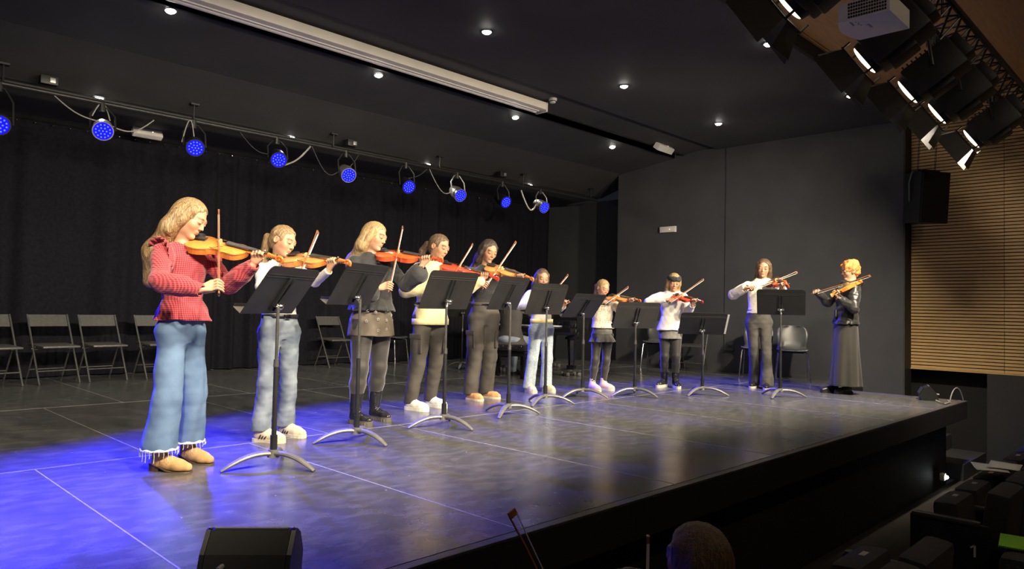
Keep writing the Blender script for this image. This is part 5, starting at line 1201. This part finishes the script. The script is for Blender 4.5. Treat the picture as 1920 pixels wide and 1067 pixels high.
# ---- girl in red gingham
p, hold = start('g1', .45); arms(p, hold, 1.0); r = finish('g1', p, hold); bow_for('g1', p, hold, 'the girl in red gingham')
body_mesh(p, r, .0038, FAIR, brow=(0.16, 0.09, 0.04)); hair_long(p, H_BLOND, r, .0042, .69, .035, 1.0, .095, fall=(-.05, .03), strand=.0016, n=30)
garment_top(p, r, GING, .0045, hem=.545, grow=.012, sleeve=(.05, .05, .038), puff=.056, cuff=.036, flare=.035, wr=(.0045, 34), flute=(11, .06, .61*p.H, .545*p.H, 0), neck=.052, name='blouse')
ring_strip(p, .615*p.H, .064*p.H+.016, .046*p.H+.016, .012, GING, 'waist_seam', r, .02)
for sd in (-1, 1):      # shoulder ruffles
    S = p.shL if sd > 0 else p.shR; P = []
    for i in range(49):
        t = i/48; an = -1.15+t*3.5; c = S-p.L*sd*.028+ZA*(.0+.095*math.sin(an)-.06)+p.F*(.098*math.cos(an)); out = un(p.L*sd*.9+ZA*.55*max(0, math.sin(an))+p.F*.15*math.cos(an))
        wv = .012*math.sin(i*1.5); P.append([Vector(c+out*(.015+k*.016)+p.F*wv*k*.4*math.sin(an)+ZA*wv*k*.35*math.cos(an)) for k in range(4)])
    o = MB().grid(P).build('ruffle', GING, r); o.modifiers.new('t', 'SOLIDIFY').thickness = .004
garment_legs(p, r, JEAN1, .005, .58, (.074, .078, .097), .125, .012, wr=(.005, 24), name='jeans')
for An in (p.ankL, p.ankR):
    P = [[Vector(A(An[0], An[1], 0)+(p.L*math.cos(t)+p.F*math.sin(t))*.101+ZA*(.133+.004*math.sin(9*t))), Vector(A(An[0], An[1], 0)+(p.L*math.cos(t)+p.F*math.sin(t))*.103+ZA*(.12+.005*math.sin(23*t)))] for t in np.linspace(0, 2*math.pi, 50)]
    o = MB().grid(P).build('frayed_hem', FRAY, r); o.modifiers.new('t', 'SOLIDIFY').thickness = .003
    for k in range(26):
        t = k*.2417+.1; q = A(An[0], An[1], 0)+(p.L*math.cos(t)+p.F*math.sin(t))*.102; l = .02+.05*random.random()**2
        MB().tube([Vector(q+ZA*.123), Vector(q*1.01+ZA*(.123-l*.5)+p.L*.004), Vector(q+ZA*(.123-l))], .0016, 4).build('loose_thread', FRAY, o)
for i in (0, 1): shoe(p, i, r, SUEDE, HEEL, dict(sole=.012, heel=.045, shaft=.16, top=.05, w=.98, h=.0045))

# ---- girl in white top
p, hold = start('g2'); arms(p, hold, .98); r = finish('g2', p, hold); bow_for('g2', p, hold, 'the girl in the white top')
body_mesh(p, r, .0042, FAIR, brow=(0.14, 0.08, 0.04)); hair_tied(p, H_BLOND, r, .005, tail=[(.03, .12, 0), (.03, .26, 0), (.02, .36, 0)])
garment_top(p, r, WTOP, .0065, hem=.56, grow=.007, sleeve=(.038, .036, .028), cuff=.027, wr=(.003, 30))
garment_legs(p, r, JEAN2, .0055, .585, (.077, .058, .07), .075, .008, name='jeans', wr=(.006, 34)); ring_strip(p, .575*p.H, .078*p.H+.013, .057*p.H+.013, .03, M_LEATHER, 'belt', r)
MB().box(Vector(p.F*(.06*p.H+.02)+ZA*.575*p.H), (.045, .012, .036), Matrix((Vector(p.L), Vector(p.F), Vector(ZA))).transposed(), bevel=.006).build('belt_buckle', BUCKLE, r)
for i in (0, 1): shoe(p, i, r, mat('cream suede', (0.62, 0.53, 0.36), 0.8, noise=0.06), CSOLE, dict(sole=.024, shaft=.13, top=.037, lace=LACE, stripes=1, w=1.06, h=.0042))

# ---- blonde girl in black
p, hold = start('g3'); arms(p, hold, 1.0); r = finish('g3', p, hold); bow_for('g3', p, hold, 'the blonde girl in black')
body_mesh(p, r, .0044, FAIR, brow=(0.16, 0.09, 0.04)); hair_long(p, H_LBLOND, r, .0046, .68, .03, 1.0, .09, fall=(-.07, .04), strand=.0016)
garment_top(p, r, BTOP, .0065, hem=.55, grow=.022, sleeve=(.05, .05, .05), flare=.03, wr=(.006, 30), flute=(9, .05, .62*p.H, .55*p.H, 1), neck=.04, name='blouse', to=.86, bell=(.8, .085))
garment_skirt(p, r, GSKIRT, .006, .575, .425, .178, .205); ring_strip(p, .572*p.H, .088*p.H+.02, .066*p.H+.02, .02, GSKIRT, 'waistband', r)
for k, (u, z) in enumerate(((-.1, .55), (-.04, .545), (.055, .55), (-.02, .51), (.06, .505), (-.02, .455), (.06, .46), (-.11, .5), (.12, .53))):
    ss = .186; y = math.sqrt(max(0, 1-(u/ss)**2))*ss*.8*(1+(.54-z)*.9); c = p.L*u+p.F*(y+.004)+ZA*z*p.H; nn = un(p.L*u*.64+p.F*y); tt = un(np.cross(ZA, nn)); st_ = []
    for j in range(11): an = math.pi*j/5+math.pi/2; rad = .014 if j % 2 == 0 else .006; st_.append(Vector(c+tt*rad*math.cos(an)+ZA*rad*math.sin(an)+nn*.004))
    MB().tube(st_, .0022, 5).build('star_stud', mat('bright stud', (0.75, 0.73, 0.68), 0.35, 0.4, noise=0.05), r)
tights(p, r, TIGHT, .0065, .1, 1.16)
for i in (0, 1): shoe(p, i, r, BSHOE, mat('dark rubber sole', (0.1, 0.09, 0.075), 0.6, noise=0.1), dict(sole=.036, shaft=.25, top=.056, lace=M_STEEL, nl=7, treads=1, open=1, w=1.03, h=.005))

# ---- girl in pale yellow
p, hold = start('g4'); arms(p, hold, 1.0); r = finish('g4', p, hold); bow_for('g4', p, hold, 'the girl in pale yellow')
body_mesh(p, r, .0048, TAN, brow=(0.06, 0.035, 0.02)); hair_tied(p, H_BROWN, r, .0055, tail=[(.06, .06, 0), (.07, .18, 0), (.05, .27, 0)])
garment_top(p, r, YTOP, .007, hem=.485, grow=.032, sleeve=(.06, .06, .046), cuff=.036, wr=(.006, 22), neck=.036, name='sweatshirt')
ring_strip(p, .497*p.H, .0893*p.H+.036, .0656*p.H+.036, .055, YTOP, 'hem_band', r); MB().tube([Vector(hp(p, -.37, .04, -.16)+A(.012*math.cos(t), 0, .012*math.sin(t)-.01)) for t in np.linspace(0, 6.28, 12)], .0015, 4).build('hoop_earring', M_CHROME, r)
garment_legs(p, r, CARGO, .007, .55, (.092, .076, .06), .06, .012, wr=(.007, 22), cuff=.055); pocket(p, r, -1, .55, CARGO); pocket(p, r, 1, .55, CARGO)
for i in (0, 1): shoe(p, i, r, WSHOE, WSHOE, dict(sole=.035, shaft=.1, top=.038, lace=LACE, w=1.1, h=.006))

# ---- girl with long dark hair
p, hold = start('g5'); arms(p, hold, 1.0); r = finish('g5', p, hold); bow_for('g5', p, hold, 'the girl with long dark hair')
body_mesh(p, r, .0052, TAN, brow=(0.03, 0.02, 0.012)); hair_long(p, H_DARK, r, .0052, .7, .03, .98, .09, fall=(-.06, .03), strand=.0016)
garment_top(p, r, BTOP, .0075, hem=.575, grow=.012, sleeve=(.046, .046, .042), wr=(.004, 28), neck=.036, to=.45, name='t_shirt')
garment_legs(p, r, CARGO, .007, .6, (.088, .084, .078), .055, .01, wr=(.007, 22), cuff=.07); pocket(p, r, -1, .55, CARGO); pocket(p, r, 1, .55, CARGO)
ring_strip(p, .592*p.H, .079*p.H+.013, .057*p.H+.013, .035, CARGO, 'waistband', r)
for i in (0, 1): shoe(p, i, r, PEACH, CSOLE, dict(sole=.022, shaft=.075, top=.036, w=1.1, h=.006))

# ---- girl in speckled jeans
p, hold = start('g6'); arms(p, hold, .9); r = finish('g6', p, hold); bow_for('g6', p, hold, 'the girl in pale speckled jeans')
body_mesh(p, r, .0055, FAIR, brow=(0.08, 0.05, 0.03)); hair_long(p, H_BROWN, r, .0065, .76, 0, .97, .085, strand=.0018)
garment_top(p, r, WTOP, .0075, hem=.56, grow=.014, sleeve=(.044, .042, .034), cuff=.03, wr=(.004, 28)); ring_strip(p, .572*p.H, .081*p.H+.02, .058*p.H+.02, .05, YTOP, 'yellow_hem', r)
garment_legs(p, r, JEAN3, .0075, .59, (.078, .064, .07), .045, .008, wr=(.005, 26), name='jeans')
for i in (0, 1): shoe(p, i, r, mat('cream leather', (0.72, 0.6, 0.4), 0.55, noise=0.05), CSOLE, dict(sole=.032, shaft=.095, top=.036, lace=LACE, w=1.08, h=.0065))

# ---- small girl in dotted top
p, hold = start('g7'); arms(p, hold, .85); r = finish('g7', p, hold); bow_for('g7', p, hold, 'the small girl in the dotted top')
body_mesh(p, r, .0055, FAIR, brow=(0.2, 0.12, 0.06)); hair_tied(p, H_LBLOND, r, .006, tail=[(.02, .1, 0), (.0, .2, 0)])
garment_top(p, r, DOTS, .0075, hem=.56, grow=.024, sleeve=(.052, .055, .05), wr=(.004, 28), to=.62, flare=.01, name='knit_top')
garment_skirt(p, r, GSKIRT2, .0065, .6, .5, .115, .13); garment_skirt(p, r, GSKIRT2, .006, .515, .435, .125, .165, flute=(8, .1, .505*p.H, .44*p.H, .5), name='skirt_frill')
tights(p, r, TIGHT, .007, .1)
for i in (0, 1): shoe(p, i, r, PINKS, mat('pale sole', (0.62, 0.55, 0.48), 0.6, noise=0.05), dict(sole=.028, shaft=.15, top=.036, lace=LACE, nl=6, open=1, h=.006))

# ---- girl with headband
p, hold = start('g8'); hold['poleR'] = A(-.3, .9, -.15); arms(p, hold, .9); r = finish('g8', p, hold); bow_for('g8', p, hold, 'the girl in the headband')
body_mesh(p, r, .0055, FAIR, brow=(0.2, 0.12, 0.06)); hair_long(p, H_LBLOND, r, .0065, .7, 0, .97, .1, front=True, strand=.002)
R3 = p.hR; P = []
for i in range(41):
    t = 2*math.pi*i/40; P.append([Vector(hp(p, .405*math.sin(t)*sc_, -.03+.47*-math.cos(t)*sc_+.08, zz+.05*math.cos(t)+.015*math.sin(6*t+k))) for k, (zz, sc_) in enumerate(((.08, .97), (.17, 1.04), (.28, 1.02), (.38, .90)))])
o = MB().grid(P).build('headband', mat('dark grey knit', (0.03, 0.033, 0.034), 0.95, noise=0.3, nscale=60, bump=0.6, bscale=60), r); o.modifiers.new('t', 'SOLIDIFY').thickness = .01
garment_top(p, r, WTOP, .0075, hem=.5, grow=.03, sleeve=(.055, .052, .04), cuff=.034, wr=(.006, 22), flare=.01, name='sweatshirt')
MB().tube([Vector(p.neck-ZA*(.05+.05*math.sin(t)**2)+p.L*.075*math.cos(t)+p.F*(.07+.045*abs(math.sin(t)))) for t in np.linspace(0, math.pi, 12)], .017, 8).build('neck_ruffle', mat('grey knit', (0.25, 0.25, 0.24), 0.95, noise=0.3, nscale=50, bump=0.5), r)
garment_skirt(p, r, GSKIRT2, .0065, .56, .425, .135, .15); tights(p, r, TIGHT, .007, .1)
for i in (0, 1): shoe(p, i, r, BSHOE, CSOLE, dict(sole=.036, shaft=.2, top=.048, lace=M_STEEL, nl=5, open=1, h=.006))

# ---- girl in cream jumper
p, hold = start('g9'); hold['poleR'] = A(-.2, .8, -.55); arms(p, hold, 1.0); r = finish('g9', p, hold); bow_for('g9', p, hold, 'the girl in the cream jumper')
body_mesh(p, r, .0058, FAIR, brow=(0.06, 0.035, 0.02)); hair_long(p, H_BROWN, r, .0065, .68, 0, 1.0, .1, front=True, strand=.002)
garment_top(p, r, CREAM, .0078, hem=.575, grow=.022, sleeve=(.052, .062, .058), cuff=.05, wr=(.005, 24), to=.93, name='jumper')
garment_legs(p, r, JEANB, .0075, .6, (.082, .062, .088), .035, .01, wr=(.006, 24), name='jeans'); ring_strip(p, .592*p.H, .079*p.H+.014, .057*p.H+.014, .03, M_LEATHER, 'belt', r)
for i in (0, 1): shoe(p, i, r, BSHOE, CSOLE, dict(sole=.025, shaft=.085, top=.036, lace=LACE, h=.0065))

# ---- woman in black satin
p, hold = start('g10'); hold['poleR'] = A(-.3, .6, -.3); hold['poleL'] = -ZA+p.F*.2+p.L*.3; arms(p, hold, 1.0); r = finish('g10', p, hold); bow_for('g10', p, hold, 'the woman in black satin')
body_mesh(p, r, .0058, FAIR, brow=(0.3, 0.14, 0.06))
f = SDF(p.hc-.22, p.hc+.22, .006)
f.ell(hp(p, 0, .09, .15), A(.41, .47, .42)*p.hh, p.hR, .01); f.ell(hp(p, 0, .25, -.12), A(.33, .25, .3)*p.hh, p.hR, .03); f.ell(hp(p, 0, -.5, -.22), A(.27, .36, .44)*p.hh, p.hR, .02, 's'); f.noise(.011, 85, 5); f.noise(.005, 170, 6); sobj('hair', f, H_RED, r)
gl = MB()
for sx in (-1, 1):
    gl.tube([Vector(hp(p, sx*.15+.105*math.cos(t), -.425, .0+.075*math.sin(t))) for t in np.linspace(0, 2*math.pi, 15)], .0022, 5); gl.tube([Vector(hp(p, sx*.25, -.42, .02)), Vector(hp(p, sx*.36, -.2, .03)), Vector(hp(p, sx*.365, .05, .02))], .002, 5)
gl.tube([Vector(hp(p, -.05, -.43, .02)), Vector(hp(p, .05, -.43, .02))], .002, 5); gl.build('glasses', M_STEEL, r)
garment_top(p, r, SATIN, .0075, hem=.52, grow=.035, sleeve=(.064, .06, .044), cuff=.036, wr=(.006, 48), seed=9, flare=.012, name='jacket', neck=.034)
f = SDF(A(-.34, -.34, .09), A(.34, .34, .6*p.H), .0075); H_ = p.H
f.loft([(.1, .19, .185, 0, 0), (.5, .165, .155, 0, 0), (.52*H_, .1*H_, .08*H_, 0, 0), (.58*H_, .085*H_, .07*H_, 0, 0)], p.L, p.Bk, .005, flute=(7, .06, .5*H_, .1, .4)); f.noise(.004, 16, 3, (1, 1, .2)); sobj('long_skirt', f, LSKIRT, r)
MB().box(Vector(p.F*.135+p.L*.03+ZA*.585*p.H), (.05, .014, .14), Matrix((Vector(p.L), Vector(p.F), Vector(ZA))).transposed(), bevel=.006).build('hanging_badge', M_PLASTIC, r)
for i in (0, 1): shoe(p, i, r, BSHOE, M_BLACK, dict(sole=.03, shaft=.09, top=.036, h=.0065))

# ---- seated pianist, seen from behind
r = thing('person', 'pianist in dark grey top and jeans seated on the piano bench', 'person', (7.32, 7.22, 0)); p = Pose(); p.H = H = 1.66; p.b = A(7.32, 7.22, 0)
p.F = A(tx_.x, tx_.y, 0); p.Bk = -p.F; p.L = np.cross(ZA, p.F); z0 = .49
p.hR = np.stack([p.L, p.Bk, ZA], 1); p.hh = .24; p.hc = A(0, 0, 1.27)+p.F*.06; p.neck = A(0, 0, 1.08)+p.F*.02; p.off = p.F*.02
p.shL = A(0, 0, 1.03)+p.L*.165; p.shR = A(0, 0, 1.03)-p.L*.165; p.WL = A(0, 0, .8)+p.F*.5+p.L*.3; p.WR = A(0, 0, .8)+p.F*.5-p.L*.25
p.ELp = ik(p.shL, p.WL, .28, .25, -ZA+p.L*.3); p.ERp = ik(p.shR, p.WR, .28, .25, -ZA-p.L*.3)
def seat_prof(g): return [(.46, .19+g, .14+g, 0, 0), (.56, .165+g, .12+g, 0, 0), (.7, .135+g, .1+g, 0, 0), (.88, .15+g, .11+g, 0, 0), (1.0, .155+g, .1+g, 0, 0), (1.05, .13+g, .075+g, 0, 0), (1.09, .06+g, .055+g, 0, 0)]
f = SDF(A(-.6, -.6, .62), A(.75, .6, 1.45), .0065); f.loft(seat_prof(-.01), p.L, p.Bk, .02); head_sdf(f, p)
for S, E, Wp, sg in ((p.shL, p.ELp, p.WL, 1), (p.shR, p.ERp, p.WR, -1)):
    f.cone(S, E, .04, .034, .02); f.cone(E, Wp, .032, .022, .01)
    for i in range(4):
        k0 = Wp+p.F*.075+p.L*(.03-.02*i); f.cone(Wp, k0, .016, .0105, .008); f.chain([k0, k0+p.F*.035+ZA*.004, k0+p.F*.055-ZA*.02], [.009, .008, .0065], .002)
    f.chain([Wp, Wp+p.F*.05-p.L*sg*.035, Wp+p.F*.08-p.L*sg*.045-ZA*.01], [.015, .012, .008], .004)
sobj('body', f, M_SKIN, r, skin_tone(p, TAN)); hair_long(p, H_DARK, r, .0075, .55, 0, 1.0, .08, strand=.0018)
f = SDF(A(-.6, -.6, .44), A(.75, .6, 1.16), .0075); f.loft([(z-.0, a*(1.18 if z < .5 else 1), b*(1.1 if z < .5 else 1), 0, 0) for z, a, b, _, _ in seat_prof(.018)], p.L, p.Bk, .02)
for S, E, Wp in ((p.shL, p.ELp, p.WL), (p.shR, p.ERp, p.WR)): f.cone(S, E, .055, .048, .03); f.cone(E, E+(Wp-E)*.95, .046, .034, .02)
f.cone(p.neck, p.neck+ZA*.1, .055, .08, .008, 's'); f.noise(.005, 24, 2); sobj('top', f, mat('dark taupe jersey', (0.05, 0.044, 0.036), 0.85, noise=0.1, bump=0.2), r)
f = SDF(A(-.6, -.6, .05), A(.75, .75, .6), .008); f.ell(A(0, 0, .53), A(.19, .17, .09), np.stack([p.L, p.Bk, ZA], 1), .03)
for sg in (-1, 1): kn = p.F*.44+p.L*sg*.13+ZA*.5; an = p.F*.34+p.L*sg*.12+ZA*.09; f.cone(p.L*sg*.09+ZA*.53, kn, .085, .068, .03); f.cone(kn, an, .066, .052, .02)
f.noise(.004, 26, 4); sobj('jeans', f, JEAN2, r)
p.feet = [(p.F*.3-p.L*.12, p.F, .26), (p.F*.3+p.L*.12, p.F, .26)]
for i in (0, 1): shoe(p, i, r, BSHOE, M_BLACK, dict(sole=.025, shaft=.09, top=.038, h=.007))

# ---- listeners in the front, seen from behind
def listener(x, y, ztop, m, label, face, tone=FAIR, vol=1.0, length=.55):
    r = thing('person', label, 'person', (x, y, -.95)); p = Pose(); p.H = 1.6; p.b = A(x, y, -.95); yw = math.radians(face)
    p.F = A(math.sin(yw), -math.cos(yw), 0); p.Bk = -p.F; p.L = np.cross(ZA, p.F); p.hR = np.stack([p.L, p.Bk, ZA], 1); p.hh = .225; zt = ztop+.95; p.hc = A(0, 0, zt-.125); p.neck = A(0, 0, zt-.3); p.off = A(0, 0, 0)
    zs = zt-.36; p.shL = A(0, 0, zs)+p.L*.15; p.shR = A(0, 0, zs)-p.L*.15
    f = SDF(A(-.35, -.35, .35), A(.35, .35, zt+.05), .007); pr = lambda g: [(.42, .17+g, .13+g, 0, 0), (.6, .14+g, .1+g, 0, 0), (zs-.1, .15+g, .1+g, 0, 0), (zs, .16+g, .09+g, 0, 0), (zs+.05, .1+g, .07+g, 0, 0)]
    f.loft(pr(-.01), p.L, p.Bk, .02); head_sdf(f, p); sobj('body', f, M_SKIN, r, skin_tone(p, tone)); hair_long(p, m, r, .0055, .5, 0, vol, .1, strand=.002, n=34)
    f = SDF(A(-.4, -.5, .35), A(.4, .5, zs+.12), .009); f.loft(pr(.015), p.L, p.Bk, .02)
    for s_, S in ((1, p.shL), (-1, p.shR)): E = S-ZA*.24+p.F*.06+p.L*s_*.03; f.cone(S, E, .05, .045, .03); f.cone(E, E+p.F*.2-p.L*s_*.08, .044, .036, .02)
    sobj('top', f, BTOP, r)
    f = SDF(A(-.55, -.55, .0), A(.55, .75, .55), .009)
    for s_ in (-1, 1): kn = p.F*.4+p.L*s_*.12+ZA*.42; f.cone(p.L*s_*.08+ZA*.45, kn, .09, .07, .03); f.cone(kn, kn-ZA*.34+p.F*.02, .066, .05, .02)
    f.ell(A(0, 0, .45), A(.17, .15, .09), p.hR, .03); sobj('trousers', f, BTOP, r)
    p.feet = [(p.F*.36-p.L*.12, p.F, .25), (p.F*.36+p.L*.12, p.F, .25)]
    for i in (0, 1): shoe(p, i, r, BSHOE, M_BLACK, dict(sole=.025, shaft=.09, top=.038, h=.009))
    return p
listener(2.07, 1.20, .315, H_BROWN, 'listener with long brown hair at the bottom edge, seen from behind', 172)
listener(1.42, 1.0, .375, H_DARK, 'listener with dark hair barely showing at the bottom edge', 185)
M_BOWDARK = M_BLACK
place_bow((1.73, 1.285, -.2), (1.518, 1.481, .385), (-0.7, 0.3, -0.2), 'dark bow held up by a listener, silhouetted on the stage edge')
place_bow((1.885, 1.262, -.42), (1.886, 1.255, .29), (0.8, 0.6, 0), 'pale upright bow between the two listeners')
